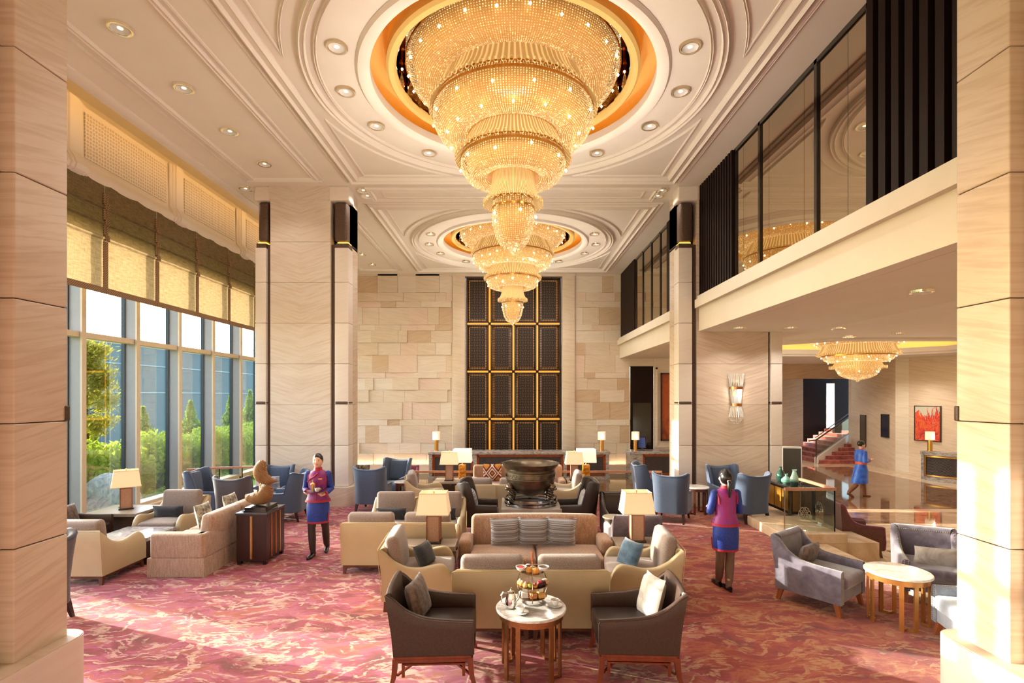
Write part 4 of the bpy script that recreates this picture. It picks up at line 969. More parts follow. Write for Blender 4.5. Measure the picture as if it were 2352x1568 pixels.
# foreground group ---------------------------------------------------
LC(-.74, 5.02, E+radians(3), 'brown leather armchair left of the small marble tea table')
LC(1.19, 5.04, Wt-radians(3), 'brown leather armchair right of the small marble tea table')
place_pillow('throw_pillow', 'dark brown textured pillow in the left brown leather armchair', PATP, -.93, 5.08, .64, E-radians(8), .42, .4, .15, 17)
place_pillow('throw_pillow', 'pale silver pillow in the right brown leather armchair', GREYP, 1.38, 5.08, .66, Wt+radians(8), .42, .42, .15, 17, 5)
def round_table(x, y, r, h, label, leg_m=BRASS, top=M_WHT, rot=0, group=None, dup_=False):
    t = thing('round_table', label, 'side table', (x, y, 0), rot, group)
    g = G(); g.lathe([(0, h-.03), (r-.015, h-.03), (r, h-.022), (r, h-.008), (r-.008, h), (0, h)], 56); obj('tabletop', g, top, t)
    g = G(); g.lathe([(r-.06, h-.09), (r-.03, h-.09), (r-.03, h-.031), (r-.06, h-.031), (r-.06, h-.09)], 48); obj('apron', g, leg_m, t)
    for k in range(4):
        a = pi/4+k*pi/2; g = G()
        for s in (-1, 1):
            b = a+s*.24; c = Vector((cos(b)*(r-.045), sin(b)*(r-.045), 0)); m = T(c.x, c.y, 0, b); g.box((-.011, -.022, 0), (.011, .022, h-.05), M=m)
        g.tube([((r-.045)*cos(a-.24), (r-.045)*sin(a-.24), .014), ((r-.1)*cos(a), (r-.1)*sin(a), .014), ((r-.045)*cos(a+.24), (r-.045)*sin(a+.24), .014)], .018, 4)
        obj('leg', g, leg_m, t, 0)
    return t
round_table(.185, 4.95, .34, .615, 'round marble-topped tea table with the cake stand on it', top=M_TOP, rot=.1)
# tea things on the table
Z0 = .616
t = thing('cake_stand', 'three-tier silver cake stand full of pastries on the tea table', 'cake stand', (.2, 5.05, Z0))
g = G()
for q in range(3):
    a = q*2*pi/3+.5; g.tube([(0, 0, .02), (.14*cos(a), .14*sin(a), .04), (.17*cos(a), .17*sin(a), .12), (.165*cos(a), .165*sin(a), .2), (.13*cos(a), .13*sin(a), .29), (.06*cos(a), .06*sin(a), .36), (0, 0, .37)], .004, 6)
g.tube([(.1*cos(q*pi/10), .1*sin(q*pi/10), .004) for q in range(20)], .004, 5, closed=True); g.tube([(0, 0, .05), (0, 0, .4)], .007, 8)
obj('wire_frame', g, SILVER, t); g = G(); g.tube([(0, 0, .38), (0, -.012, .44), (0, -.012, .5), (0, .012, .5), (0, .012, .44), (0, 0, .38)], .01, 6); obj('handle', g, mat('copper_handle', (220, 160, 120), .25, 1), t)
for z, r in ((.06, .14), (.18, .16), (.3, .115)):
    g = G(); g.lathe([(0, z), (r, z), (r+.006, z+.008), (r, z+.008), (0, z+.006)], 32); obj('plate', g, mat('bronze_plate', (120, 90, 64), .25, .7), t)
def food(name, label, parts, pos, cat='pastry', group=None):
    o = thing(name, label, cat, pos, random.uniform(0, 1), group)
    for nm, g, m in parts: obj(nm, g, m, o)
    return o
CAKE = mat('sponge_cake', (226, 180, 96), .8, 0, .12, 60); CHOC = mat('chocolate', (44, 22, 22), .3); PIST = mat('green_macaron', (150, 160, 30), .7); BERR = mat('berry', (170, 24, 40), .25); ICING = mat('cream_icing', (246, 240, 226), .6); BUN = mat('scone_crust', (222, 152, 62), .7, 0, .15, 40); SALM = mat('salmon_filling', (222, 112, 62), .6); BREAD = mat('toast_bread', (200, 150, 86), .8)
px, py = .2, 5.05
def bowl_(x, y, z, m, label):
    g = G(); g.lathe([(.02, 0), (.045, .02), (.055, .045), (.05, .045), (.035, .02)], 20); h = G(); h.lathe([(.047, .036), (.02, .042), (0, .04)], 14); food('sauce_bowl', label, (('bowl', g, CERAM), ('filling', h, m)), (x, y, z), 'bowl')
bowl_(px-.11, py-.02, Z0+.312, BERR, 'white bowl of red jam on the top tier of the cake stand'); bowl_(px+.11, py-.02, Z0+.312, CHOC, 'white bowl of dark jam on the top tier of the cake stand')
for i, (x, y) in enumerate(((.03, -.06), (-.03, -.03))):
    g = G(); g.lathe([(0, 0), (.032, 0), (.036, .015), (.03, .035), (.012, .042), (0, .042)], 16); food('scone', ('golden scone at the front of the top tier of the cake stand', 'golden scone behind on the top tier of the cake stand')[i], (('crust', g, BUN),), (px+x, py+y, Z0+.308), group='scones')
lb = ['cream puff at the left end of the middle tier', 'lemon cream cake second from left on the middle tier', 'pink-topped bun on the middle tier', 'green macaron at the front of the middle tier', 'small berry tart at the centre of the middle tier', 'chocolate cake with berries on the middle tier', 'chocolate-iced cake slice behind on the middle tier', 'layered cream slice at the right end of the middle tier']
for i, l in enumerate(lb):
    a = pi+.25+i*(pi-.5)/7; x, y = px+.125*cos(a), py+.125*sin(a); g = G(); h = G()
    if i == 3: g.lathe([(0, .0), (.024, .003), (.026, .012), (.022, .016), (.026, .02), (.024, .032), (0, .038)], 16); h.lathe([(.0, .012), (.023, .014), (.023, .018), (0, .019)], 12); ms = (PIST, ICING)
    elif i in (0, 1, 2): g.lathe([(0, 0), (.026, 0), (.03, .014), (.022, .03), (0, .034)], 14); h.ball((0, 0, .036), (.016, .016, .012), 10, 6); ms = ((CAKE, BUN, CAKE)[i], (ICING, ICING, mat('pink_icing', (236, 170, 160), .5))[i])
    elif i == 4: g.lathe([(0, 0), (.02, 0), (.026, .02), (0, .022)], 14); h.ball((0, 0, .03), .012, 8, 6); ms = (BUN, BERR)
    else: g.soft((-.024, -.02, 0), (.024, .02, .035), .004, n=1); h.soft((-.022, -.018, .035), (.022, .018, .048), .004, n=1); ms = ((CHOC, CHOC, CAKE)[i-5], (BERR, mat('plum_glaze', (90, 30, 60), .2), ICING)[i-5])
    food('pastry', l, (('cake', g, ms[0]), ('topping', h, ms[1])), (x, y, Z0+.19), group='pastries')
for i, (dx, m, l) in enumerate(((-.075, ICING, 'white cream sandwich on the left of the bottom tier'), (0.0, SALM, 'salmon sandwich in the middle of the bottom tier'), (.08, CAKE, 'pale cheese sandwich on the right of the bottom tier'))):
    g = G(); g.soft((-.032, -.03, 0), (.032, .03, .02), .006, n=1); g.soft((-.032, -.03, .034), (.032, .03, .055), .006, n=1); h = G(); h.soft((-.034, -.032, .019), (.034, .032, .035), .005, n=1); k = G(); k.prism([(-.025, -.01), (.025, -.01), (0, .02)], .055, .09, M=T(0, 0, 0))
    food('sandwich', l, (('bread', g, BREAD if i else CERAM), ('filling', h, m), ('garnish', k, ICING if i != 1 else BREAD)), (px+dx, py-.085+.02*abs(i-1), Z0+.069), group='finger sandwiches')
t = thing('coffee_pot', 'polished silver coffee pot on the left side of the tea table', 'coffee pot', (-.01, 4.92, Z0), radians(10))
g = G(); g.lathe([(0, 0), (.045, 0), (.055, .01), (.056, .05), (.045, .11), (.04, .14), (.043, .145)], 28, M=T()); obj('body', g, SILVER, t)
g = G(); g.lathe([(.043, .145), (.03, .158), (.01, .164), (.006, .175), (.012, .185), (0, .192)], 20); obj('lid', g, SILVER, t)
g = G(); g.tube([(-.04, 0, .14), (-.075, 0, .15), (-.095, 0, .12), (-.09, 0, .06), (-.055, 0, .03)], .007, 8); obj('handle', g, SILVER, t)
g = G(); g.tube([(.05, 0, .06), (.075, 0, .09), (.085, 0, .14), (.1, 0, .155)], [.014, .012, .009, .008], 8); obj('spout', g, SILVER, t)
def cup(x, y, z, label, rz=0, parent=True):
    t = thing('teacup', label, 'cup', (x, y, z+.01), rz, 'white teacups')
    g = G(); g.lathe([(0, .004), (.022, 0), (.026, .008), (.036, .03), (.041, .055), (.038, .055), (.032, .03), (.02, .012), (0, .01)], 28); obj('bowl', g, CERAM, t)
    g = G(); g.tube([(.036, 0, .045), (.055, 0, .045), (.06, 0, .03), (.036, 0, .018)], .004, 6); obj('handle', g, CERAM, t); return t
def saucer(x, y, z, label):
    g = G(); g.lathe([(0, .002), (.035, .002), (.07, .012), (.072, .015), (.04, .008), (0, .007)], 32); o = obj('saucer', g, CERAM); o.location = (x, y, z); tag(o, label, 'saucer', 'white saucers')
cup(.085, 4.79, Z0, 'white teacup at the front of the tea table', 2.6); saucer(.085, 4.79, Z0, 'white saucer under the front teacup')
cup(.415, 4.95, Z0, 'white teacup at the right of the tea table', .4); saucer(.415, 4.95, Z0, 'white saucer under the right-hand teacup')
g = G(); g.tube([(.11, 4.75, Z0+.016), (.17, 4.75, Z0+.02)], .0025, 5); g.ball((.175, 4.75, Z0+.02), (.014, .008, .003), 8, 5); tag(obj('teaspoon', g, SILVER), 'small silver teaspoon on the front saucer', 'spoon')
# cream lounge chairs -------------------------------------------------
CC(-.22, 5.97, Nn, 'cream leather lounge chair seen from behind, just left behind the tea table')
CC(.63, 5.97, Nn, 'cream leather lounge chair seen from behind, just right behind the tea table')
CC(-1.19, 6.7, E+radians(4), 'cream lounge chair facing right, behind the left brown leather armchair')
CC(1.66, 6.68, Wt-radians(4), 'cream lounge chair facing left, behind the right brown leather armchair')
CC(-2.115, 8.03, Nn, 'cream lounge chair seen from behind, outermost left of the pair by the walking waitress')
CC(-1.265, 8.03, Nn, 'cream lounge chair seen from behind the side lamp, right one of its pair')
CC(-2.12, 9.05, Ss, 'cream lounge chair with black lumbar pillow facing the camera, left of its pair')
CC(-1.265, 9.05, Ss, 'cream lounge chair facing the camera, half hidden by the glowing lamp')
CC(-2.0, 11.9, E+radians(10), 'small cream lounge chair facing right, far back near the purple chair')
CC(1.2, 11.9, Wt-radians(5), 'far cream lounge chair facing left behind the bronze cauldron')
CC(-.77, 11.25, Nn, 'far cream lounge chair seen from behind, left of the bronze cauldron')
CC(.08, 11.25, Nn, 'far cream lounge chair seen from behind, mostly hidden by the bronze cauldron')
CC(-6.12, 7.56, Nn, 'cream lounge chair seen from behind at the far left, next to the near pillar')
CC(-6.15, 9.25, Ss, 'taupe lounge chair with dark lumbar pillow by the window, facing the camera')
place_pillow('lumbar_pillow', 'dark lumbar pillow on the window-side taupe chair', DKPIL, -6.17, 9.2, .57, Ss, .56, .22, .13, -12)
place_pillow('lumbar_pillow', 'black lumbar pillow on the left of the chairs facing the camera', DKPIL, -2.12, 9.0, .57, Ss, .54, .22, .13, -12)
place_pillow('lumbar_pillow', 'black lumbar pillow partly behind the glowing lamp shade', DKPIL, -1.25, 9.0, .57, Ss, .54, .22, .13, -12)
place_pillow('throw_pillow', 'round-cornered black pillow in the cream chair facing right', DKPIL, -1.13, 6.62, .6, E-radians(20), .36, .3, .15, 25)
place_pillow('throw_pillow', 'teal blue pillow in the cream chair facing left', BLUEP, 1.52, 6.6, .62, Wt+radians(25), .38, .34, .15, 25)
# sofas -----------------------------------------------------------------
t = thing('sofa', 'light brown two-seat sofa with striped pillows in the centre', 'sofa', (.34, 7.35, 0), Ss)
g = G(); g.soft((-1.05, -.42, .08), (1.05, .3, .3), .03, n=2); obj('base', g, BRSOFA, t)
for s in (-1, 1):
    g = G(); lo, hi = sorted((s*.92, s*1.11)); g.soft((lo, -.42, .1), (hi, .06, .585), .06, n=3); obj('arm', g, BRSOFA, t)
    g = G(); lo, hi = sorted((s*.005, s*.93)); g.soft((lo, -.28, .28), (hi, .42, .44), .05, (0, 0, .03)); obj('seat_cushion', g, BRSOFA, t)
g = G(); g.soft((-.96, -.1, 0), (.96, .1, .58), .07, (0, .03, .02), M=T(0, -.42, .26, rx=radians(8))); obj('backrest', g, BRSOFA, t)
for x in (-.95, .95):
    for y in (-.34, .26): leg(t, x, y, .1)
for i, (x, l) in enumerate(((-.1, 'left'), (.31, 'middle'), (.72, 'right'))):
    place_pillow('striped_pillow', '%s one of three blue-grey striped pillows on the light brown sofa' % l, M_STRIPE, x, 7.5, .66, Ss+radians((4, 0, -5)[i]), .44, .44, .15, -12, (2, 0, -2)[i], 'striped pillows on the central sofa')
t = thing('sofa', 'brown sofa far back with patterned pillow, behind the cauldron', 'sofa', (.15, 13.0, 0), Ss)
g = G(); g.soft((-1.2, -.4, .08), (1.2, .35, .3), .03, n=2); obj('base', g, BRSOFA, t)
g = G(); g.soft((-1.15, -.42, .3), (1.15, -.2, .85), .06); obj('backrest', g, BRSOFA, t)
for s in (-1, 1):
    g = G(); lo, hi = sorted((s*1.02, s*1.2)); g.soft((lo, -.4, .1), (hi, .3, .55), .06); obj('arm', g, BRSOFA, t)
    g = G(); lo, hi = sorted((s*.005, s*1.01)); g.soft((lo, -.2, .28), (hi, .4, .44), .05, (0, 0, .03)); obj('seat_cushion', g, BRSOFA, t)
place_pillow('throw_pillow', 'ikat patterned red and white pillow on the far brown sofa', M_IKAT, -.5, 13.02, .7, Ss, .48, .46, .15, -12)
t = thing('sofa', 'long beige tweed sofa seen from its end, facing the window tables', 'sofa', (-4.92, 8.45, 0), Wt)
g = G(); g.soft((-1.0, -.43, .0), (.98, .4, .28), .015, n=2); g.box((-1.0, -.437, .0), (-.5, -.42, .26)); g.box((-.47, -.437, .0), (.4, -.42, .26)); obj('skirt', g, BEIGEW, t)
g = G(); g.soft((-1.0, -.42, .27), (-.8, .36, .63), .04); obj('arm', g, BEIGEW, t)
g = G(); g.soft((.8, -.42, .27), (1.0, .36, .63), .04); obj('arm', g, BEIGEW, t)
g = G(); g.soft((-.98, -.44, .27), (.98, -.28, .63), .03); obj('back_frame', g, BEIGEW, t)
for a, b in ((-.8, .0), (0.0, .8)):
    g = G(); g.soft((a+.005, -.26, .27), (b-.005, .45, .45), .05, (0, 0, .03)); obj('seat_cushion', g, BEIGEW, t)
    g = G(); g.soft((a-.02, -.1, 0), (b+.02, .08, .46), .06, (0, .03, 0), M=T(0, -.3, .42, rx=radians(8))); obj('back_cushion', g, BEIGEW, t)
place_pillow('throw_pillow', 'black floral pillow nearer end of the long beige sofa', FLORP, -5.02, 8.35, .7, Wt, .4, .4, .13, -14)
place_pillow('throw_pillow', 'black floral pillow at the far end of the long beige sofa', FLORP, -5.02, 9.15, .7, Wt, .4, .4, .13, -14)
# tables -----------------------------------------------------------------
def slab_table(name, label, x0, x1, y0, y1, h, th, top, base, ins=.12, cat='side table'):
    t = thing(name, label, cat, ((x0+x1)/2, (y0+y1)/2, 0)); a, b = (x1-x0)/2, (y1-y0)/2
    g = G(); g.soft((-a, -b, h-th), (a, b, h), .006, n=1); obj('tabletop', g, top, t)
    g = G(); g.box((-a+ins, -b+ins, .0), (a-ins, b-ins, h-th-.0)); obj('base', g, base, t, 0)
    g = G()
    for s in (-1, 1): g.box((s*a-.02-.01*s, -.03, h-th-.03), (s*a+.02-.01*s, .03, h-th+.02)); g.box((-.03, s*b-.02, h-th-.04), (.03, s*b+.02-.02*s, h-th))
    obj('bracket', g, BRONZE, t, 0); return t
slab_table('side_table', 'square grey wood side table holding the left front lamp', -1.62, -.79, 7.12, 7.53, .55, .07, TTOP, BRONZE)
slab_table('side_table', 'square grey wood side table holding the right front lamp', 1.47, 2.2, 7.14, 7.62, .55, .07, TTOP, BRONZE)
slab_table('side_table', 'square grey side table with a lamp beside the window', -7.62, -6.68, 9.1, 9.85, .55, .06, TTOP, BRONZE, .1)
slab_table('side_table', 'far side table under the two lamps left of the cauldron', -1.95, -1.1, 12.6, 13.3, .52, .05, TTOP, BRONZE)
slab_table('side_table', 'far side table under the two lamps right of the cauldron', 1.38, 2.15, 12.6, 13.3, .52, .05, TTOP, BRONZE)
slab_table('coffee_table', 'low square marble coffee table between the window-side chairs', -6.55, -5.72, 8.02, 8.72, .42, .06, M_COFF, MAHOG, .0, 'coffee table')
slab_table('coffee_table', 'low marble coffee table hidden between the two chair pairs', -2.1, -1.3, 8.52, 8.56, .3, .05, M_COFF, MAHOG, .0, 'coffee table') if 0 else None
lamp(-1.12, 7.34, .55, 0, 'glowing table lamp on the side table left of the striped-pillow sofa', 1.0)
lamp(1.8, 7.4, .55, 0, 'glowing table lamp on the side table right of the striped-pillow sofa', 1.0)
lamp(-7.16, 9.5, .55, radians(38), 'glowing table lamp beside the window at the left', 1.0)
lamp(-1.57, 12.85, .52, 0, 'tan table lamp far back, left of the bronze cauldron', 1.0)
lamp(1.56, 12.85, .52, 0, 'tan table lamp far back, right of the bronze cauldron', 1.0)
amberlamp(-1.27, 13.15, .52, 'amber glass lamp far back, left of the bronze cauldron')
amberlamp(1.9, 13.15, .52, 'amber glass lamp far back, right of the bronze cauldron')
# other chairs --------------------------------------------------------------
WG(-5.6, 5.85, Wt, 'charcoal wing chair peeking out behind the near left pillar')
LC2 = leather_chair(); LC2.location = (-7.3, 8.5, 0); LC2.rotation_euler = (0, 0, E+radians(15)); LC2['label'] = 'dark brown armchair at the far left edge beside the window lamp table'; LC2.scale = (1.15, 1.1, 1)
place_pillow('throw_pillow', 'brown patterned pillow in the dark armchair at the far left edge', PATP, -7.42, 8.55, .63, E, .4, .4, .14, 17)
WN(-6.65, 11.2, E, 'blue wing chair by the window facing right')
WG(-5.6, 10.5, Nn+radians(-4), 'charcoal wing chair seen from behind near the window')
WN(-5.45, 11.72, Ss, 'blue wing chair before the far left pillar, striped pillow on its seat')
WN(-4.82, 10.98, Wt+radians(4), 'dark blue wing chair facing left, beside the waitress with the tray')
place_pillow('striped_pillow', 'striped pillow in the blue wing chair before the far left pillar', M_STRIPE, -5.45, 11.6, .66, Ss, .4, .36, .13, -12)
round_table(-5.75, 11.1, .2, .58, 'small round marble table between the blue wing chairs by the window', WALN)
WN(-3.22, 11.86, Nn+radians(-4), 'blue wing chair seen from behind, right of the far left pillar')
WN(-3.0, 13.0, Ss+radians(-14), 'blue wing chair facing the camera behind the one near the left pillar')
place_pillow('throw_pillow', 'black floral pillow showing above the blue wing chair near the pillar', FLORP, -3.75, 12.9, .75, Ss, .36, .34, .13, -12)
round_table(-2.62, 12.25, .2, .6, 'small round marble table beside the blue wing chairs right of the left pillar', WALN)
WN(3.3, 12.25, E, 'blue wing chair facing right near the stone pillar, its side sunlit')
WN(3.42, 10.93, E+radians(62), 'blue wing chair seen from behind, left of the small round table at the right')
WN(4.92, 11.74, Ss+radians(6), 'blue wing chair against the sconce wall, half in sunlight')
WN(5.0, 10.92, Nn+radians(16), 'blue wing chair seen from behind, beside the waitress with the ponytail')
round_table(4.17, 11.55, .27, .6, 'small round marble table between the blue wing chairs at the right', WALN)
WD(-.62, 9.85, E, 'dark leather wing chair left of the bronze cauldron')
WD(1.24, 9.85, Wt, 'dark leather wing chair right of the bronze cauldron')
place_pillow('striped_pillow', 'grey striped pillow in the leather wing chair left of the cauldron', M_STRIPE, -.74, 9.8, .66, E, .42, .38, .14, 14)
place_pillow('throw_pillow', 'bright silver pillow in the leather wing chair right of the cauldron', GREYP, 1.36, 9.8, .66, Wt, .42, .38, .14, 14)
DLc = Kind(velvet_chair(DKLEA)); DLc(2.02, 9.25, Ss, 'dark leather armchair facing the camera behind the small oval table')
round_table(1.72, 8.7, .18, .6, 'small round stone table before the dark leather armchair', BRONZE, TTOP)
VC(1.9, 8.16, Nn, 'plum grey velvet armchair seen from behind, past the right front lamp')
VC(3.96, 6.6, atan2(-.8, .6)-pi/2, 'plum grey velvet armchair with dark pillow, left of the round table at the right')
VC(5.52, 6.75, Ss+radians(-28), 'plum grey velvet armchair with silver cushion behind the round table at the right')
VB(4.97, 5.27, radians(75), 'pale blue-grey velvet armchair cut off by the near right pillar')
place_pillow('throw_pillow', 'dark shiny pillow in the studded velvet armchair at the right', PATP, 3.88, 6.7, .58, atan2(-.8, .6)-pi/2, .42, .28, .14, -16)
place_pillow('throw_pillow', 'silvery blue cushion in the velvet armchair behind the right round table', GREYP, 5.47, 6.6, .56, Ss+radians(-20), .5, .3, .14, -16)
round_table(4.52, 6.0, .335, .6, 'large round marble table with gold legs at the right', mat('gold_leg', (190, 132, 70), .3, .7), rot=.5)
# maroon chairs in the lobby
MC = Kind(velvet_chair(MAROON)); MC(-3.45, 16.6, Ss, 'maroon velvet armchair beyond the railing at the back left', -.5)
def scroll_chair():
    t = thing('scroll_chair', '', 'armchair', (0, 0, 0))
    g = G(); tab = [(-.36, 1.02), (-.3, .99), (-.26, .85), (-.12, .66), (.1, .6), (.4, .58)]
    g.shell(boxpath(.36, .37, .4, tab, 18), .09, .14, deform=rake(.05)); sh = obj('shell', g, MARBR, t, 45)
    for s in (-1, 1):
        g = G(); d = rake(.05); g.tube([d(s*.34, y, interp(tab, y)) for y in [-.37+.02*i for i in range(39)]]+[(s*.34, .41, .3), (s*.34, .4, .16)], .028, 8); obj('trim_roll', g, MAROON, sh)
    g = G(); g.soft((-.28, -.3, .16), (.28, .4, .46), .05, (0, 0, .03)); obj('seat_cushion', g, MARBR, t)
    for x in (-1, 1):
        for y in (-1, 1): leg(t, x*.31, y*.32, .15, .028, .016, x*.02, y*.04)
    return t
t = scroll_chair(); t.location = (6.85, 10.3, -.5); t.rotation_euler = (0, 0, E-radians(6)); t['label'] = 'brown and maroon scroll-backed chair on the lobby floor behind the glass railing'; t.scale = (1, 1, 1)
# cabinet and sculpture -------------------------------------------------------
t = thing('cabinet', 'dark mahogany pedestal cabinet with brass strips under the wood sculpture', 'cabinet', (-4.08, 8.33, 0))
g = G(); g.box((-.235, -.315, .06), (.235, .315, .78)); obj('body', g, MAHOG, t, 0)
g = G(); g.soft((-.25, -.33, .78), (.25, .33, .81), .004, n=1); obj('top', g, mat('dark_stone_top', (70, 64, 68), .15), t)
g = G(); g.box((-.018, -.324, .09), (-.003, -.312, .76)); g.box((.003, -.324, .09), (.018, -.312, .76))
for y in (-.15, -.0, .15):
    g.box((.232, y-.012, .09), (.243, y+.012, .76))
obj('brass_strips', g, GOLD, t, 0)
for x in (-1, 1):
    for y in (-1, 1): leg(t, x*.2, y*.28, .07, .03, .028, 0, 0, BLACK)
t = thing('sculpture', 'carved wooden sculpture of two stacked ribbed shells on a black plinth', 'sculpture', (-4.06, 8.25, .81))
g = G(); g.box((-.16, -.2, 0), (.19, .22, .03)); g.box((-.15, -.19, .03), (.18, .21, .075)); obj('plinth', g, BLACK, t, 0)
WSC = N('carved_wood'); q_ = WSC.sep(WSC.obj()); f_ = WSC.math('SINE', WSC.math('ADD', WSC.math('MULTIPLY', WSC.math('ADD', q_[2], WSC.math('MULTIPLY', q_[0], .8)), 300), WSC.math('MULTIPLY', WSC.noise(WSC.map((1, 1, 1)), 4, 3), 70)))
WSC.base(WSC.ramp(f_, [(.1, lin((128, 84, 46))), (.6, lin((176, 126, 74)))])); WSC.b.inputs['Roughness'].default_value = .45; WSC.bump(f_, .7, .012); WSC = WSC.m
def horn(pts, rs, nm):
    P = [Vector(p) for p in pts]; n = 26; pp = []; rr = []
    for i in range(n+1):
        u = i/n*(len(P)-1); k = min(int(u), len(P)-2); v = u-k; p0, p1, p2, p3 = P[max(k-1, 0)], P[k], P[k+1], P[min(k+2, len(P)-1)]
        pp.append(.5*((2*p1)+(p2-p0)*v+(2*p0-5*p1+4*p2-p3)*v*v+(3*p1-p0-3*p2+p3)*v**3)); rr.append(rs[k]+(rs[k+1]-rs[k])*(v*v*(3-2*v)))
    g = G(); g.tube(pp, rr, 24, flat=.85); o = obj(nm, g, WSC, t, 0)
    for p in o.data.polygons: p.use_smooth = True
horn([(-.23, .0, .24), (-.17, 0, .2), (-.05, 0, .19), (.06, 0, .23), (.08, 0, .33), (.0, 0, .41)], [.02, .075, .115, .135, .12, .03], 'lower_shell')
horn([(.09, 0, .76), (.04, 0, .73), (-.0, 0, .64), (.02, 0, .55), (.11, 0, .48), (.27, 0, .46)], [.02, .085, .105, .11, .085, .012], 'upper_shell')
# bronze cauldron --------------------------------------------------------------
t = thing('stone_pedestal', 'grey stone block pedestal under the bronze cauldron', 'pedestal', (.36, 9.98, 0))
g = G()
for z0, z1 in ((0, .17), (.176, .45), (.456, .55)):
    for a, b in ((-.56, -.003), (.003, .56)): g.soft((a, -.54, z0), (b, .54, z1), .004, n=1)
g.box((-.55, -.53, 0), (.55, .53, .545)); obj('stone_block', g, mat('grey_stone', (158, 148, 138), .4, 0, .12, 4), t)
t = thing('cauldron', 'large antique bronze cauldron on ornate legs at the centre of the lounge', 'cauldron', (.36, 9.98, .55))
g = G(); g.lathe([(0, .17), (.14, .175), (.28, .22), (.4, .32), (.46, .42), (.475, .5), (.49, .505), (.49, .52), (.475, .53), (.475, .6), (.49, .605), (.49, .625), (.475, .635), (.48, .68), (.5, .7), (.56, .78), (.565, .79), (.55, .785), (.47, .7), (.44, .6), (.3, .36), (0, .3)], 72); obj('bowl', g, BRZ, t)
g = G()
for i in range(36):
    a = 2*pi*i/36; b = a+pi/36; g.tube([(.478*cos(a), .478*sin(a), .535), (.478*cos(b), .478*sin(b), .595), (.478*cos(a+pi/18), .478*sin(a+pi/18), .535)], .005, 4)
obj('zigzag_band', g, BRZ, t)
g = G()
for r in (.5, .42):
    for z in (.02, .1): g.lathe([(r-.012, z), (r+.012, z), (r+.012, z+.035), (r-.012, z+.035), (r-.012, z)], 64)
g.lathe([(.43, .005), (.5, .005), (.5, .012), (.43, .012)], 64); obj('steel_ring', g, STEEL, t)
for k in range(3):
    a0 = -pi/2+2*pi*k/3+ (pi/3)
    g = G(); c = Vector((cos(a0), sin(a0), 0)); tn = Vector((-sin(a0), cos(a0), 0))
    for s in (0, 1, 2, 3):
        pts = []
        for i in range(34):
            u = i/33; ph = u*4.2*pi+s*pi/2; rad = .035+.022*sin(u*pi); base = c*(.47-.05*sin(u*pi*1.3)-.05*u*u)+Vector((0, 0, .03+.4*u)); pts.append(base+tn*(rad*cos(ph)*1.2)+c*(rad*sin(ph)))
        g.tube(pts, .016, 6)
    g.tube([c*.45+Vector((0, 0, .02)), c*.43+Vector((0, 0, .22)), c*.36+Vector((0, 0, .4))], [.03, .035, .05], 8)
    g.ball(c*.47+Vector((0, 0, .36)), (.07, .07, .075), 12, 8); g.ball(c*.53+Vector((0, 0, .33)), (.035, .035, .03), 10, 6); g.ball(c*.42+tn*.05+Vector((0, 0, .42)), .025, 8, 6); g.ball(c*.42-tn*.05+Vector((0, 0, .42)), .025, 8, 6)
    g.lathe([(0, 0), (.07, 0), (.075, .02), (.05, .04), (.0, .045)], 16, M=Matrix.Translation(c*.47)); obj('leg', g, mat('leg_bronze', (120, 112, 98), .22, .9, .2, 20), t)
# ================================================================== DESKS, RAILINGS, LOBBY THINGS
COPW = mat('copper_wood_frame', (150, 74, 38), .35, .3, .25, 8)
def desk(name, label, x0, x1, y0, y1, panels):
    t = thing(name, label, 'desk', ((x0+x1)/2, (y0+y1)/2, -.5)); a, b = (x1-x0)/2, (y1-y0)/2; cx = (x0+x1)/2
    g = G(); g.box((-a, -b+.05, 0), (a, b, .98)); g.box((-a-.03, -b-.03, 0), (a+.03, b, .14))
    xs = [-a]+[v-cx for p in panels for v in p]+[a]
    for i in range(0, len(xs), 2): g.box((xs[i], -b-.01, .14), (xs[i+1], -b+.06, .95))
    obj('stone_body', g, M_DESK, t, 0)
    g = G(); g.soft((-a-.04, -b-.04, .95), (a+.04, b+.02, 1.05), .012, n=1); obj('counter_top', g, M_DESK, t)
    for p in panels:
        u, w = p[0]-cx, p[1]-cx; g = G()
        for q, (k, z0, z1) in enumerate(((0, .14, .95), (.045, .19, .9))):
            y = -b+.0+.025*q; g.box((u+k, y, z0), (u+k+.04, y+.05, z1)); g.box((w-k-.04, y, z0), (w-k, y+.05, z1)); g.box((u+k, y, z1-.04), (w-k, y+.05, z1)); g.box((u+k, y, z0), (w-k, y+.05, z0+.04))
        f = obj('panel_frame', g, COPW, t, 0)
        g = G(); g.box((u+.08, -b+.04, .2), (w-.08, -b+.055, .88)); obj('woven_panel', g, M_CHEV, f, 0)
desk('reception_desk', 'long grey marble reception desk with woven panels under the bronze screen', -3.1, 3.62, 19.1, 19.9, [(-2.98, -1.46), (-1.32, 1.92), (2.04, 3.5)])
desk('reception_desk', 'short grey marble desk at the right before the dark doorway', 4.45, 6.6, 19.2, 20.0, [(4.9, 6.4)])
desklamp(-2.88, 19.5, .55, 'brass desk lamp on the left end of the long reception desk'); desklamp(3.42, 19.5, .55, 'brass desk lamp on the right end of the long reception desk'); desklamp(4.7, 19.5, .55, 'brass desk lamp on the short right desk')
t = thing('monitor', 'black monitor beside the lamp on the short right desk', 'monitor', (4.95, 19.5, .55), -.5)
g = G(); g.box((-.15, -.02, .1), (.15, .01, .52)); g.box((-.03, 0, .01), (.03, .03, .15)); g.box((-.1, -.08, 0), (.1, .08, .012)); obj('stand', g, BLACK, t, 0); g = G(); g.box((-.13, -.024, .12), (.13, -.02, .5)); obj('screen', g, emitm('screen_glow', (40, 60, 120), .35), t, 0)
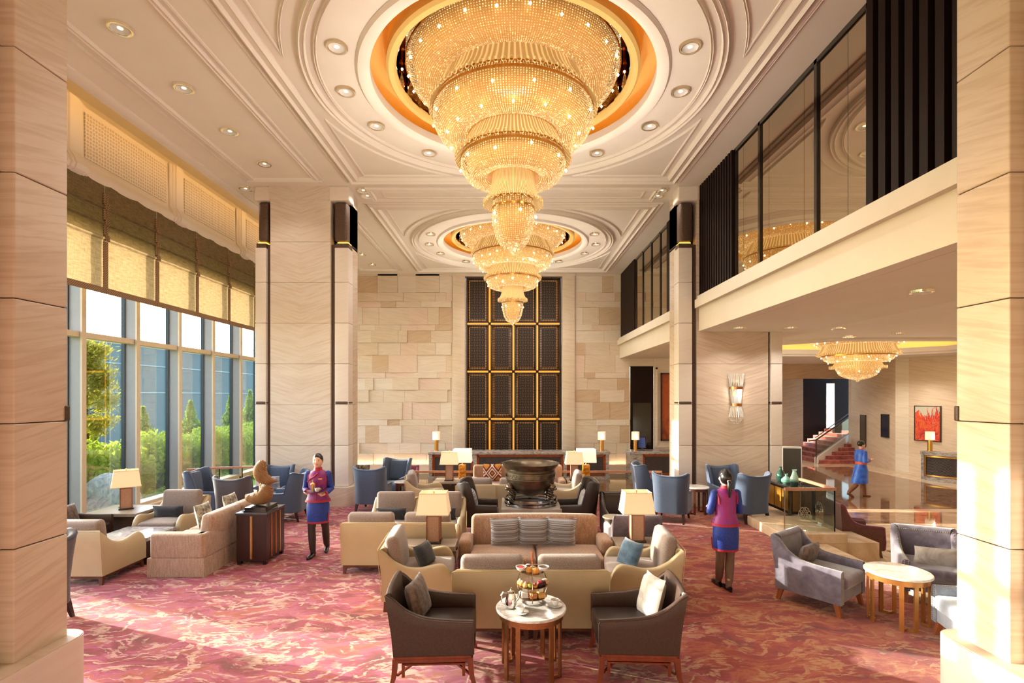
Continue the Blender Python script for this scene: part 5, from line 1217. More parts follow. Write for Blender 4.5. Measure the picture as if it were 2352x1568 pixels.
# bronze lattice screen: sixteen panels
t = thing('lattice_screen', 'tall bronze lattice wall screen of sixteen backlit panels behind the reception desk', 'wall screen', (.06, YB, 0))
vx = [-1.97, -.985, .0, .985, 1.97]; hz = [7.55, 5.62, 3.64, 1.68, -.3]
g = G(); g.box((-1.98, .3, -.5), (1.98, .4, 7.6)); obj('back_board', g, BLACK, t, 0)
for i in range(4):
    for j in range(4):
        x0, x1, z1, z0 = vx[i]+.05, vx[i+1]-.05, hz[j]-.05, hz[j+1]+.05
        g = G(); g.box((x0+.07, .02, z0+.07), (x1-.07, .05, z1-.07)); p = obj('fretwork_panel', g, M_FRET, t, 0)
        g = G(); g.box((x0, -.02, z0), (x0+.045, .08, z1)); g.box((x1-.045, -.02, z0), (x1, .08, z1)); g.box((x0, -.02, z0), (x1, .08, z0+.045)); g.box((x0, -.02, z1-.045), (x1, .08, z1))
        obj('panel_frame', g, mat('screen_frame', (52, 26, 18), .4, .2, .2), p, 0)
        g = G(); m = .07; w = .07
        g.box((x0+m, .01, z0+m), (x0+m+w, .02, z1-m)); g.box((x1-m-w, .01, z0+m), (x1-m, .02, z1-m)); g.box((x0+m, .01, z0+m), (x1-m, .02, z0+m+w)); g.box((x0+m, .01, z1-m-w), (x1-m, .02, z1-m))
        obj('backlit_border', g, M_DOTS, p, 0)
BAR = emitm('amber_light_bar', (255, 176, 66), .95)
for x in vx[1:-1]:
    g = G()
    for j in range(4): g.box((x-.035, -.0, hz[j+1]+.06), (x+.035, .02, hz[j]-.06))
    obj('vertical_light_bar', g, BAR, t, 0)
for z in hz[1:-1]:
    g = G()
    for i in range(4): g.box((vx[i]+.06, 0, z-.035), (vx[i+1]-.06, .02, z+.035))
    obj('horizontal_light_bar', g, BAR, t, 0)
g = G()
for x in vx: g.box((x-.05, -.03, -.5), (x-.038, .1, 7.6)); g.box((x+.038, -.03, -.5), (x+.05, .1, 7.6))
for z in hz: g.box((-1.97, -.03, z-.05), (1.97, .1, z-.038)); g.box((-1.97, -.03, z+.038), (1.97, .1, z+.05))
obj('outer_frame', g, MATS['screen_frame'], t, 0)
# framed copper panel at the back right
def picture(name, label, x0, x1, z0, z1, y, m, fr, w=.05, cat='painting'):
    t = thing(name, label, cat, ((x0+x1)/2, y, (z0+z1)/2)); a, b = (x1-x0)/2, (z1-z0)/2
    g = G(); g.box((-a, -.05, -b), (-a+w, 0, b)); g.box((a-w, -.05, -b), (a, 0, b)); g.box((-a, -.05, -b), (a, 0, -b+w)); g.box((-a, -.05, b-w), (a, 0, b)); obj('frame', g, fr, t, 0)
    g = G(); g.box((-a+w, -.03, -b+w), (a-w, -.01, b-w)); obj('canvas', g, m, t, 0); return t
picture('wall_panel', 'tall framed rust-orange panel on the back wall behind the right pillar', 6.14, 6.95, .78, 3.58, YB-.03, paintm('rust_panel', [(.3, lin((120, 48, 20))), (.5, lin((176, 84, 34))), (.7, lin((150, 66, 28)))], 2.5), MAHOG, .06, 'wall panel')
g = G(); g.box((5.95, YB-.05, .55), (6.02, YB, 3.8)); g.box((7.1, YB-.05, .55), (7.17, YB, 3.8)); g.box((5.95, YB-.05, 3.74), (7.17, YB, 3.8)); g.box((5.95, YB-.05, .5), (7.17, YB, .56)); struct('trim_14', g, ST_T[0], smooth=0)
# glass railings
def railing(label, pts, z0, z1, rail=True, rm=None):
    t = thing('glass_railing', label, 'railing', (pts[0][0], pts[0][1], z0)); o = Vector((pts[0][0], pts[0][1]))
    P = [Vector(p)-o for p in pts]; h = z1-z0
    for a, b in zip(P, P[1:]):
        d = (b-a); L = d.length; m = T(a.x, a.y, 0, atan2(d.y, d.x)); g = G(); n = max(1, round(L/1.4))
        for i in range(n): g.box((L*i/n+.01, -.006, .01), (L*(i+1)/n-.01, .006, h-.03), M=m)
        obj('glass_panel', g, GL_RAIL, t, 0)
    g = G()
    for a, b in zip(P, P[1:]):
        d = (b-a); L = d.length; n = max(1, round(L/1.4))
        for i in range(n+1): p = a+d*(i/n); g.box((p.x-.008, p.y-.008, 0), (p.x+.008, p.y+.008, h-.02))
    obj('metal_posts', g, STEEL, t, 0)
    if rail:
        g = G(); g.tube([(p.x, p.y, h) for p in P], .035, 4, flat=1.2); obj('handrail', g, rm or mat('copper_rose_rail', (188, 136, 110), .25, .2), t, 0)
    return t
railing('long low glass railing with rose wood handrail across the back of the lounge', [(-3.55, 13.5), (3.95, 13.5)], .0, .64)
railing('curved glass railing with wooden handrail by the window behind the blue wing chairs', [(-8.0, 12.6), (-7.4, 12.95), (-6.9, 13.1), (-6.3, 13.15)], .0, .82)
railing('corner glass railing with rose handrail on the cream plinth before the sideboard', [(4.95, 9.3), (5.86, 9.3), (5.86, 10.42)], .18, .95)
railing('frameless glass panel behind the velvet armchairs at the right edge', [(5.52, 7.3), (5.9, 7.3), (7.4, 7.3)], -.3 if 0 else -.49, .74, False)
for x, y, l in ((5.3, 9.28, 'lattice metal rosette on the front glass railing panel at the right'), (5.84, 9.75, 'lattice metal rosette on the side glass railing panel at the right')):
    g = G(); m = T(x, y, .52, 0 if x < 5.5 else pi/2, pi/2)
    for q in range(6): a = q*pi/3; g.lathe([(.045, -.006), (.055, -.006), (.055, .006), (.045, .006), (.045, -.006)], 18, M=m @ T(.058*cos(a), .058*sin(a), 0))
    g.lathe([(.035, -.006), (.05, -.006), (.05, .006), (.035, .006), (.035, -.006)], 18, M=m); g.lathe([(.005, -.004), (.03, -.004), (.03, .004), (.005, .004)], 12, M=m)
    tag(obj('rosette', g, STEEL), l, 'rosette')
g = G(); g.box((4.85, 9.15, -.5), (5.98, 10.52, .02), 0)
g.soft((4.84, 9.14, .0), (6.0, 10.54, .18), .015, n=1); struct('trim_15', g, M_CR)
# sideboard with vases
t = thing('sideboard', 'dark sideboard with gold panels holding three green vases', 'sideboard', (6.12, 11.3, 0))
g = G(); g.box((-.25, -.49, .14), (.25, .49, .68)); obj('body', g, DKWOOD, t, 0)
g = G(); g.soft((-.28, -.52, .68), (.28, .52, .72), .005, n=1); obj('top', g, mat('dark_marble_top', (60, 52, 50), .08), t)
for i in range(3): g = G(); g.box((-.262, -.45+.3*i, .2), (-.25, -.18+.3*i, .64)); obj('door', g, mat('antique_gold_panel', (190, 136, 50), .3, .6, .15, 5), t, 0)
g = G(); g.box((-.2, -.502, .2), (.2, -.49, .64)); obj('end_panel', g, mat('bronze_panel', (120, 84, 44), .35, .4), t, 0)
for x in (-1, 1):
    for y in (-1, 1): leg(t, x*.25, y*.49, .68, .026, .022, 0, 0, BLACK)
VG = mat('green_glaze', (44, 88, 76), .08, .1, .35, 6, coat=1); VGP = mat('pale_green_glaze', (120, 170, 152), .08, .0, .2, 6, coat=1)
VGD = N('dipped_glaze'); VGD.base(VGD.ramp(VGD.sep(VGD.obj())[2], [(.08, lin((34, 66, 58))), (.16, lin((170, 205, 188)))])); VGD.b.inputs['Roughness'].default_value = .08; VGD = VGD.m
for i, (x, y, sc, pr, l) in enumerate(((6.06, 11.55, .9, [(0, 0), (.06, 0), (.1, .06), (.11, .14), (.08, .23), (.035, .29), (.025, .33), (.035, .36)], 'tall dark green bottle vase at the left of the three on the sideboard'), (6.0, 11.2, .8, [(0, 0), (.08, 0), (.13, .06), (.13, .12), (.07, .18), (.03, .21), (.03, .25), (.045, .27)], 'squat round green vase in the middle of the sideboard'), (6.04, 10.95, .95, [(0, 0), (.07, 0), (.09, .08), (.085, .18), (.05, .27), (.035, .33), (.05, .36)], 'tall pale-topped green vase at the right of the sideboard'))):
    g = G(); g.lathe([(r*sc, z*sc) for r, z in pr], 28); o = obj('vase', g, (VG, VGP, VGD)[i]); o.location = (x, y, .72); tag(o, l, 'vase', 'green vases on the sideboard')
t = thing('sign_stand', 'freestanding display board with white frame and dark blank screen behind the vases', 'sign stand', (7.15, 13.1, -.5), -.2)
g = G(); g.soft((-.24, -.04, .35), (.24, .04, 1.85), .03, n=1); g.box((-.05, -.03, .02), (.05, .03, .36)); g.soft((-.25, -.2, 0), (.25, .2, .02), .008, n=1); obj('frame', g, CERAM, t); g = G(); g.box((-.21, -.046, .4), (.21, -.038, 1.8)); obj('screen', g, mat('dark_screen', (40, 38, 38), .15), t, 0)
# curved desk, painting, panels, stairs
t = thing('reception_desk', 'curved marble desk with woven front by the lobby wall under the red painting', 'desk', (16.6, 19.3, -.5))
g = G(); R = 1.25; A0, A1 = pi*1.02, pi*1.62
def arc(g, r0, r1, z0, z1, a0=A0, a1=A1): g.lathe([(r0, z0), (r1, z0), (r1, z1), (r0, z1), (r0, z0)], 28, a0=a0, a1=a1)
arc(g, R-.4, R, 0, .15); arc(g, R-.4, R-.06, .15, .95); arc(g, R-.08, R, .15, .95, A0, A0+.1); obj('stone_body', g, M_DESK, t)
g = G(); arc(g, R-.45, R+.04, .95, 1.08); obj('counter_top', g, M_DESK, t)
g = G(); arc(g, R-.05, R-.01, .17, .22, A0+.1, A1); arc(g, R-.05, R-.01, .88, .93, A0+.1, A1); arc(g, R-.05, R-.01, .17, .93, A0+.1, A0+.15); obj('panel_frame', g, GOLD, t)
g = G(); arc(g, R-.05, R-.03, .22, .88, A0+.15, A1); obj('woven_panel', g, M_CHEV, t)
desklamp(15.6, 19.11, .58, 'brass lamp with drum shade on the curved lobby desk')
PT = N('abstract_canvas'); x_, y_, z_ = PT.sep(PT.obj()); f1 = PT.noise(PT.map((3.2, .2, .9)), 1.5, 5, .7, 1.2); f2 = PT.noise(PT.map((2.6, .2, 1.6)), 2.6, 5, .75, 1.5)
hi = PT.math('ADD', PT.math('MULTIPLY', z_, .55), PT.math('MULTIPLY', f1, -1.6))
c1_ = PT.ramp(f2, [(.32, lin((70, 20, 60))), (.42, lin((190, 34, 30))), (.5, lin((222, 60, 34))), (.56, lin((230, 110, 30))), (.64, lin((150, 26, 40))), (.72, lin((60, 40, 80)))])
PT.base(PT.mix(PT.ramp(hi, [(.4, (0, 0, 0, 1)), (.44, (1, 1, 1, 1))]) if 0 else PT.math('GREATER_THAN', hi, -.56), c1_, lin((196, 190, 168)))); PT = PT.m
def wallpic(name, label, p0, p1, z0, z1, m, fr, w, cat):
    d = Vector((p1[0]-p0[0], p1[1]-p0[1])); L = d.length/2; t = thing(name, label, cat, ((p0[0]+p1[0])/2, (p0[1]+p1[1])/2, (z0+z1)/2), atan2(d.y, d.x)+pi)
    b = (z1-z0)/2; a = L; g = G(); g.box((-a, .0, -b), (-a+w, .05, b)); g.box((a-w, .0, -b), (a, .05, b)); g.box((-a, .0, -b), (a, .05, -b+w)); g.box((-a, .0, b-w), (a, .05, b)); obj('frame', g, fr, t, 0)
    g = G(); g.box((-a+w, .01, -b+w), (a-w, .035, b-w)); obj('canvas', g, m, t, 0)
def onwall(a, b, px):   # point of wall a->b seen at image column px, moved 3 cm off the wall
    k = (px-1176)/1176; t_ = (k*a[1]-a[0])/((b[0]-a[0])-k*(b[1]-a[1])); return (a[0]+(b[0]-a[0])*t_, a[1]+(b[1]-a[1])*t_)
wa, wb = (17.9, 16.8), (16.2, 20.9)
p0, p1 = onwall(wa, wb, 2163), onwall(wa, wb, 2102); off = Vector((-.04, -.02))
wallpic('painting', 'abstract red and orange painting on the lobby wall above the curved desk', (p0[0]-.06, p0[1]-.02), (p1[0]-.06, p1[1]-.02), 2.65-107*19.9/1176, 2.65-24*19.9/1176, PT, BLACK, .03, 'painting')
wa, wb = (15.95, 21.3), (16.5, 24.9)
p0, p1 = onwall(wa, wb, 2043), onwall(wa, wb, 2026)
wallpic('wall_display', 'dark blue vertical display panel on the lobby wall', (p0[0]-.06, p0[1]), (p1[0]-.06, p1[1]), .85, 1.85, mat('navy_screen', (16, 22, 52), .15), BLACK, .02, 'display')
p0, p1 = onwall(wa, wb, 1990), onwall(wa, wb, 1978)
wallpic('wall_niche_panel', 'narrow dark brown wall slot above the walking man in blue', (p0[0]-.06, p0[1]), (p1[0]-.06, p1[1]), .3, 1.75, mat('niche_brown', (62, 42, 24), .4), BRONZE, .02, 'wall panel')
STC = fabricm('stair_carpet', (122, 36, 34), (176, 92, 70), 4)
t = thing('staircase', 'red carpeted staircase with glass railing rising at the back of the lobby', 'staircase', (14.2, 23.6, -.5))
g = G()
for i in range(9): g.box((.5*i, .32*i, 0 if i == 0 else .16*i-.02), (4.6, .32*i+3.2, .16*(i+1)))
obj('steps', g, STC, t, 0)
g = G()
g.add([(-.12, .0, 0), (-.12, .0, .3), (4.0, 2.7, 1.75), (4.0, 2.7, 1.2), (-.2, .1, 0), (-.2, .1, .3), (3.9, 2.8, 1.75), (3.9, 2.8, 1.2)], [(0, 3, 2, 1), (4, 5, 6, 7), (1, 2, 6, 5), (0, 1, 5, 4), (2, 3, 7, 6)]); obj('stringer', g, CREAMP, t, 0)
g = G(); g.add([(-.15, .05, .3), (3.95, 2.75, 1.7), (3.95, 2.75, 2.5), (-.15, .05, 1.1), (-.16, .06, .3), (3.94, 2.76, 1.7), (3.94, 2.76, 2.5), (-.16, .06, 1.1)], [(0, 1, 2, 3), (4, 7, 6, 5)]); obj('glass_panel', g, GL_RAIL, t, 0)
g = G(); g.tube([(-.5, .05, 1.05), (-.15, .05, 1.1), (3.95, 2.75, 2.6)], .035, 6); g.tube([(-.15, .1, 1.2), (3.95, 2.8, 2.8)], .02, 6); g.box((-.17, .03, 0), (-.13, .07, 1.1)); obj('handrail', g, BRONZE, t)
# ================================================================== OUTSIDE
g = G(); g.box((-60, -10, -.8), (-9.0, 70, -.6)); struct('ground_outside', g, mat('garden_ground', (130, 160, 60), .9, 0, .3, .6), smooth=0)
def leaves(n, rx, ry, rz, sz, seed, shape='ball'):
    r = random.Random(seed); g = G()
    for _ in range(n):
        if shape == 'ball':
            a = r.uniform(0, 2*pi); u = r.uniform(-1, 1); k = (1-u*u)**.5; q = r.uniform(.62, 1)*(1+.14*sin(5*a+3*u)); p = Vector((rx*k*cos(a)*q, ry*k*sin(a)*q, rz*(1+u*q)))
        else:
            h = r.uniform(0, 1)**.8; a = r.uniform(0, 2*pi); tier = .6+.4*abs(sin(h*16)); q = (1-h)*tier*r.uniform(.3, 1); p = Vector((rx*q*cos(a), ry*q*sin(a), 2*rz*h))
        d = Vector((r.uniform(-1, 1), r.uniform(-1, 1), r.uniform(-1, 1))).normalized(); e = d.cross(Vector((r.uniform(-1, 1), r.uniform(-1, 1), r.uniform(-1, 1)))).normalized(); s = sz*r.uniform(.6, 1.3)
        b = len(g.v); g.v += [tuple(p-d*s), tuple(p+e*s*.45), tuple(p+d*s), tuple(p-e*s*.45)]; g.f.append((b, b+1, b+2, b+3)); g.m.append(0)
    return g
LG = leafm('shrub_leaves', (112, 148, 34), (196, 212, 78)); LG2 = leafm('conifer_leaves', (96, 136, 52), (184, 206, 104)); LG3 = leafm('pine_needles', (120, 140, 40), (206, 196, 74))
BARK = mat('bark', (84, 62, 44), .9, 0, .3, 20)
def plant(nm, label, cat, group, lg, m, h, seed=0):
    t = thing(nm, label, cat, (0, 0, 0), 0, group); obj('foliage', lg, m, t, 0); g = G(); g.tube([(0, 0, 0), (.03, 0, h*.5), (0, .02, h)], [.05, .035, .01], 7); obj('stem', g, BARK, t); return t
def copies(root, spots):
    for i, (x, y, s, sz, lab) in enumerate(spots):
        o = root if i == 0 else dup(root, (0, 0, 0), 0); o.location = (x, y, -.62); o.rotation_euler = (0, 0, i*1.7); o.scale = (s, s, sz); o['label'] = lab
HID = 'hedge shrub outside the windows, unseen behind a stone pillar, added to shade the low sun'  # out-of-view shrubs, placed and heightened to block the low sun
copies(plant('shrub', '', 'shrub', 'hedge shrubs outside the windows', leaves(5200, .95, .95, .85, .075, 1), LG, 1.0),
    [(-11.8, y, 1, z, l) for y, z, l in ((6, 1.1, HID), (7.45, 1.3, HID), (9.9, 1.75, HID), (11.2, 1.6, HID), (12.5, 1.5, HID), (13.8, 1.2, 'leafy green shrub outside, at the edge of the near left pillar'), (15.3, 1.1, 'leafy green shrub behind the boulder outside the nearest window'), (16.8, 1.22, 'leafy green shrub seen through the second tall window'), (18.3, 1.1, 'leafy green shrub seen through the middle tall window'), (20, 1.2, 'leafy green shrub seen through the second window from the far pillar'), (21.8, 1.15, 'leafy green shrub seen through the window against the far pillar'), (23.6, 1.2, HID))])
copies(plant('conifer', '', 'conifer', 'conifers behind the hedge', leaves(5200, 1.1, 1.1, 1.35, .085, 2, 'cone'), LG2, 2.4),
    [(-13.4, 18.6, 1, 1.05, 'pointed young conifer above the hedge in the second window'), (-13.3, 21.2, 1.1, 1.12, 'pointed young conifer above the hedge in the middle window'), (-13.2, 24.0, 1, 1.2, 'pointed young conifer in the second window from the far pillar'), (-13.2, 25.8, 1.1, 1.3, 'pointed young conifer in the last window beside the far pillar'), (-13.6, 16.6, .8, .85, 'small conifer behind the pine tree in the nearest window')])
copies(plant('low_plant', '', 'plant', 'low plants outside', leaves(1500, .6, .6, .25, .06, 4), LG, .2),
    [(-10.4, 15.4, 1, 1, 'low ground plant at the foot of the hedge in the second window'), (-10.4, 16.8, 1, 1.2, 'low ground plant at the foot of the hedge in the middle window'), (-10.3, 18.3, 1, 1, 'low ground plant below the window second from the far pillar'), (-10.5, 20.2, 1.1, 1.1, 'low ground plant below the window beside the far pillar')])
t = thing('pine_tree', 'yellow-green pine tree with airy branches outside the first window', 'tree', (-12.2, 14.6, -.6))
g = leaves(10, .1, .1, .1, .05, 5); rr = random.Random(9); g = G(); tr = G()
for b in range(60):
    h = 1.9+rr.uniform(0, 2.9); a = rr.uniform(0, 2*pi); L = rr.uniform(.25, .8)*(1.15-(h-1.9)/4); c = Vector((L*cos(a), L*sin(a), h+L*.35)); tr.tube([(0, 0, h), tuple(c)], [.012, .004], 5)
    for q in range(170):
        p = c+Vector((rr.gauss(0, .14), rr.gauss(0, .14), rr.gauss(0, .1))); d = Vector((rr.uniform(-1, 1), rr.uniform(-1, 1), rr.uniform(-.2, 1))).normalized(); e = d.cross(Vector((.3, .5, .7))).normalized(); s = .075
        k = len(g.v); g.v += [tuple(p-d*s), tuple(p+e*s*.3), tuple(p+d*s), tuple(p-e*s*.3)]; g.f.append((k, k+1, k+2, k+3)); g.m.append(0)
obj('needles', g, LG3, t, 0); tr.tube([(0, 0, 0), (.06, 0, 1.5), (0, .05, 3), (.03, 0, 4.9)], [.09, .07, .05, .015], 8); obj('trunk', tr, BARK, t)
g = G(); g.ball((0, 0, 0), (.62, .5, .62), 40, 24); rr = random.Random(4)
g.v = [(x*(1+.16*sin(4*z+3*y+x)), y*(1+.12*sin(5*x+2*z)), z*(1+.14*cos(3*x-2*y))*(1-.12*sin(6*x))) for x, y, z in g.v]
bo = obj('boulder', g, marble('boulder_stone', (176, 186, 186), (128, 140, 146), (216, 220, 218), 2.2, .8), None); bo.location = (-10.4, 13.2, -.1); bo.rotation_euler = (0, .25, .6); tag(bo, 'large pale grey swirled boulder outside behind the window lamp', 'boulder')
t = thing('building', 'dark blue-grey office building seen through the tall windows', 'building', (-23, 40, -.6))
g = G(); g.box((-6, -17.5, 0), (0, 30, 6.4)); obj('facade', g, mat('facade_glass', (92, 112, 118), .85, .0, .12, .3), t, 0)
g = G()
for z in (3.4, 5.1): g.box((0, -17.5, z), (.05, 30, z+.06))
for i in range(12): g.box((0, -17.5+4*i, 0), (.1, -17.3+4*i, 6.4))
obj('facade_bands', g, mat('facade_band', (150, 170, 178), .5), t, 0)
# ================================================================== PEOPLE (local front is -y)
def hand(g, w, d, side, up=0):
    """five curled fingers and a thumb from wrist point w along direction d"""
    w = Vector(w); d = Vector(d).normalized(); sx = Vector((0, 0, 1)).cross(d).normalized(); n = d.cross(sx)
    g.tube([w-d*.02, w+d*.03, w+d*.075, w+d*.085], [.022, .03, .034, .02], 10, flat=None)
    for i, L in enumerate((.062, .07, .066, .052)):
        b = w+d*.075+sx*((i-1.5)*.017)*1.0; b2 = b+d*L*.5-n*.0; b3 = b+d*L*.85+Vector((0, 0, .014)); g.tube([b, b2, b3, b3+Vector((0, 0, .014))-d*.004], [.009, .0085, .008, .005], 8)
    th = w+d*.02-sx*side*.025; g.tube([th, th+d*.028-sx*side*.018, th+d*.055-sx*side*.014+Vector((0, 0, .012))], [.011, .0105, .007], 8)
def person(label, loc, rz, pose, cloth, sc=1.0, male=False):
    t = thing('person', label, 'person', loc, rz); t.scale = (sc, sc, sc)
    sh, el, wr, hd = pose['sh'], pose['el'], pose['wr'], pose['hd']; ft = pose['ft']; kn = pose['kn']; hp = pose['hp']
    g = G(); W_ = 1.0 if not male else 1.08
    g.loft([(0, 0, .78, .12, .09), (0, .01, .86, .165, .115), (0, .005, .95, .15, .1), (0, 0, 1.06, .118*W_, .085), (0, -.008, 1.18, .135*W_, .1), (0, -.012, 1.25, .148*W_, .105), (0, 0, 1.32, .15*W_, .085), (0, .005, 1.37, .105, .065), (0, .005, 1.4, .06, .052), (0, .0, 1.44, .048, .05), (0, -.005, 1.5, .045, .05)], 24)
    hx = Vector((0, -.012, 1.555))
    g.ball(hx, (.078, .096, .112), 24, 16); g.ball(hx+Vector((0, -.025, -.062)), (.056, .058, .05), 16, 10); g.ball(hx+Vector((0, -.04, -.088)), (.028, .03, .022), 12, 8)
    g.tube([hx+Vector((0, -.088, .012)), hx+Vector((0, -.104, -.024))], [.007, .012], 8); g.ball(hx+Vector((0, -.092, -.056)), (.024, .012, .01), 10, 6)
    for s in (-1, 1):
        g.ball(hx+Vector((s*.076, .01, -.01)), (.01, .02, .03), 10, 6); g.ball(hx+Vector((s*.04, -.062, -.03)), (.024, .022, .022), 10, 6)
        i = 0 if s < 0 else 1
        S_, E_, W2, D_ = [Vector(q[i]) for q in (sh, el, wr, hd)]
        g.tube([S_*.8+Vector((0, 0, S_.z*.2)), S_, S_.lerp(E_, .5), E_, E_.lerp(W2, .4), W2], [.04, .043, .042, .035, .033, .022], 12); hand(g, W2, D_, -s)
        F, K, P = Vector(ft[i]), Vector(kn[i]), Vector(hp[i])
        g.tube([P, P.lerp(K, .5), K, K.lerp(F, .35), F+Vector((0, .0, .1))], [.085, .068, .05, .05, .033], 14)
    b = obj('body', g, SKIN, t)
    m = b.modifiers.new('skin', 'REMESH'); m.mode = 'VOXEL'; m.voxel_size = .0075; m.use_smooth_shade = True
    m = b.modifiers.new('soften', 'SMOOTH'); m.factor = .6; m.iterations = 4
    for i, s in enumerate((-1, 1)):   # stockings / boots
        F, K, P = Vector(ft[i]), Vector(kn[i]), Vector(hp[i]); g = G(); an = F+Vector((0, 0, .1)); bt = cloth.get('boots')
        if bt: g.tube([K.lerp(an, .2), K.lerp(an, .5), an, F+Vector((0, 0, .05))], [.062, .066, .05, .045], 14)
        else: g.tube([P.lerp(K, .45), K, K.lerp(F, .35), K.lerp(F, .7), an, F+Vector((0, 0, .04))], [.08, .059, .06, .05, .043, .04], 14)
        obj('boot_shaft' if bt else 'stocking', g, cloth['sock'], t)
        td = Vector(pose['toe'][i]); q = Vector((-td.y, td.x, 0)); g = G(); secs = []
        pts = [F-td*.055+Vector((0, 0, .045)), F+Vector((0, 0, .045)), F+td*.08+Vector((0, 0, .028)), F+td*.15+Vector((0, 0, .02)), F+td*.19+Vector((0, 0, .014))]
        g.tube(pts, [.026, .038, .04, .034, .014], 12); g.box((-.014, -.014, 0), (.014, .014, .05), M=Matrix.Translation(F-td*.05)); o = obj('shoe', g, cloth['shoe'], t)
    for i, s in enumerate((-1, 1)):
        S_, E_, W2 = [Vector(q[i]) for q in (sh, el, wr)]; g = G()
        k = cloth.get('slv', 1)
        g.ball(S_+Vector((s*.002, 0, -.002)), .057, 16, 10); g.tube([S_*.8+Vector((0, 0, S_.z*.2+.006)), S_+Vector((s*.004, 0, .0)), S_.lerp(E_, .5), E_, E_.lerp(W2, .45), E_.lerp(W2, .86)], [.045, .057, .054*k, .053*k, .049*k, .04*k], 16); sl = obj('sleeve', g, cloth['sleeve'], t)
        g = G(); a, b2 = E_.lerp(W2, .8), E_.lerp(W2, .93); g.tube([a, b2], [.046*k, .043*k], 16); obj('cuff', g, cloth['trim'], sl)
    return t, hx
def face(t, hx, smile=True):
    WH = mat('eye_white', (240, 236, 230), .3); IR = mat('iris', (26, 16, 12), .2); LP = mat('lips', (190, 60, 60), .35); BRW = mat('brow', (30, 22, 20), .7)
    for s in (-1, 1):
        g = G(); g.ball(hx+Vector((s*.031, -.079, .004)), (.0135, .007, .006), 12, 6); e = obj('eye', g, WH, t); g = G(); g.ball(hx+Vector((s*.031, -.0845, .004)), (.006, .003, .0055), 10, 6); obj('iris', g, IR, e)
        g = G(); g.tube([hx+Vector((s*.016, -.087, .02)), hx+Vector((s*.034, -.084, .026)), hx+Vector((s*.052, -.072, .02))], [.003, .0032, .0018], 6); obj('eyebrow', g, BRW, t); g = G(); g.tube([hx+Vector((s*.016, -.086, .009)), hx+Vector((s*.032, -.0865, .0125)), hx+Vector((s*.047, -.075, .007))], .0018, 5); obj('eyelash', g, BRW, t)
    g = G(); g.tube([hx+Vector((x*.023, -.1005+.012*x*x, -.052+.008*x*x)) for x in (-1, -.5, 0, .5, 1)], [.002, .004, .0045, .004, .002], 8); g.tube([hx+Vector((x*.02, -.0985+.012*x*x, -.063+.012*x*x)) for x in (-1, -.5, 0, .5, 1)], [.002, .0045, .006, .0045, .002], 8); l = obj('lips', g, LP, t)
    if smile: g = G(); g.tube([hx+Vector((x*.017, -.103+.012*x*x, -.0565+.01*x*x)) for x in (-1, -.5, 0, .5, 1)], [.001, .0025, .003, .0025, .001], 6); obj('teeth', g, WH, l)
def haircap(g, hx, back=0):
    v = []; f = []; n = 28; m = 12
    for i in range(m+1):
        ph = pi/2-(i/m)*pi*.64
        for j in range(n):
            a = 2*pi*j/n; lim = 1.0
            fr = max(0, -sin(a)); p = max(ph, .55*fr**.7-(1-fr**.7)*.75 if fr > 0 else -.75)
            if fr <= 0: p = max(ph, -.75)
            v.append((hx.x+.0815*cos(p)*cos(a), hx.y+.006+.1*cos(p)*sin(a), hx.z+.008+.113*sin(p)))
    for i in range(m):
        for j in range(n): k = (j+1) % n; f.append((i*n+j, i*n+k, (i+1)*n+k, (i+1)*n+j))
    g.add(v, f)
def jacket(t, bro, hem=.9):
    g = G(); g.loft([(0, 0, hem, .2, .145), (0, 0, .93, .185, .135), (0, 0, 1.05, .14, .108), (0, -.01, 1.18, .15, .12), (0, -.014, 1.26, .158, .124), (0, 0, 1.33, .162, .106), (0, .004, 1.38, .118, .086), (0, .004, 1.405, .07, .064)], 28, cap=False); j = obj('vest', g, bro, t)
    g = G(); g.loft([(0, 0, hem-.004, .203, .148), (0, 0, hem+.03, .194, .141)], 28, cap=False); obj('hem_trim', g, REDT, j)
    g = G(); g.loft([(0, .004, 1.385, .09, .078), (0, .0, 1.41, .066, .066), (0, -.0, 1.45, .06, .062)], 24, cap=False); obj('collar', g, REDT, j)
    for s in (-1, 1): g = G(); g.tube([(s*.128, -.07, 1.2), (s*.132, -.075, 1.28), (s*.14, -.045, 1.345), (s*.135, .0, 1.372), (s*.14, .045, 1.345), (s*.132, .075, 1.28), (s*.128, .075, 1.2)], .011, 6); obj('armhole_trim', g, REDT, j)
    return j
def skirt(t, h0=.56, twist=0):
    g = G(); g.loft([(0, 0, .93, .155, .115), (0, .005, .84, .178, .135), (0, .0, .7, .178, .14), (0, 0, h0, .17, .14)], 28, cap=False); s = obj('skirt', g, BLUE, t)
    g = G(); g.loft([(0, 0, h0+.025, .174, .143), (0, 0, h0-.004, .173, .143)], 28, cap=False); g.tube([(.165, -.05, h0), (.173, -.055, h0+.1), (.178, -.05, h0+.16)], .008, 5); obj('hem_trim', g, REDT, s)
CL = dict(sleeve=BLUE, trim=REDT, sock=STOCK, shoe=SHOE)
pose = dict(sh=[(-.155, 0, 1.335), (.155, 0, 1.335)], el=[(-.2, .02, 1.09), (.2, .02, 1.09)], wr=[(-.125, -.185, 1.075), (.14, -.2, 1.045)], hd=[(.3, -1, .05), (-.3, -1, .12)],
    hp=[(-.08, 0, .82), (.08, 0, .82)], kn=[(-.09, -.04, .46), (.1, .06, .46)], ft=[(-.075, -.02, 0), (.075, .27, .02)], toe=[(-.2, -1, 0), (.1, -.95, 0)])
t, hx = person('smiling waitress in magenta vest and royal blue skirt carrying a tray near the left pillar', (-3.2, 8.45, 0), radians(6), pose, CL, 1.015)
face(t, hx); jacket(t, MAG); skirt(t)
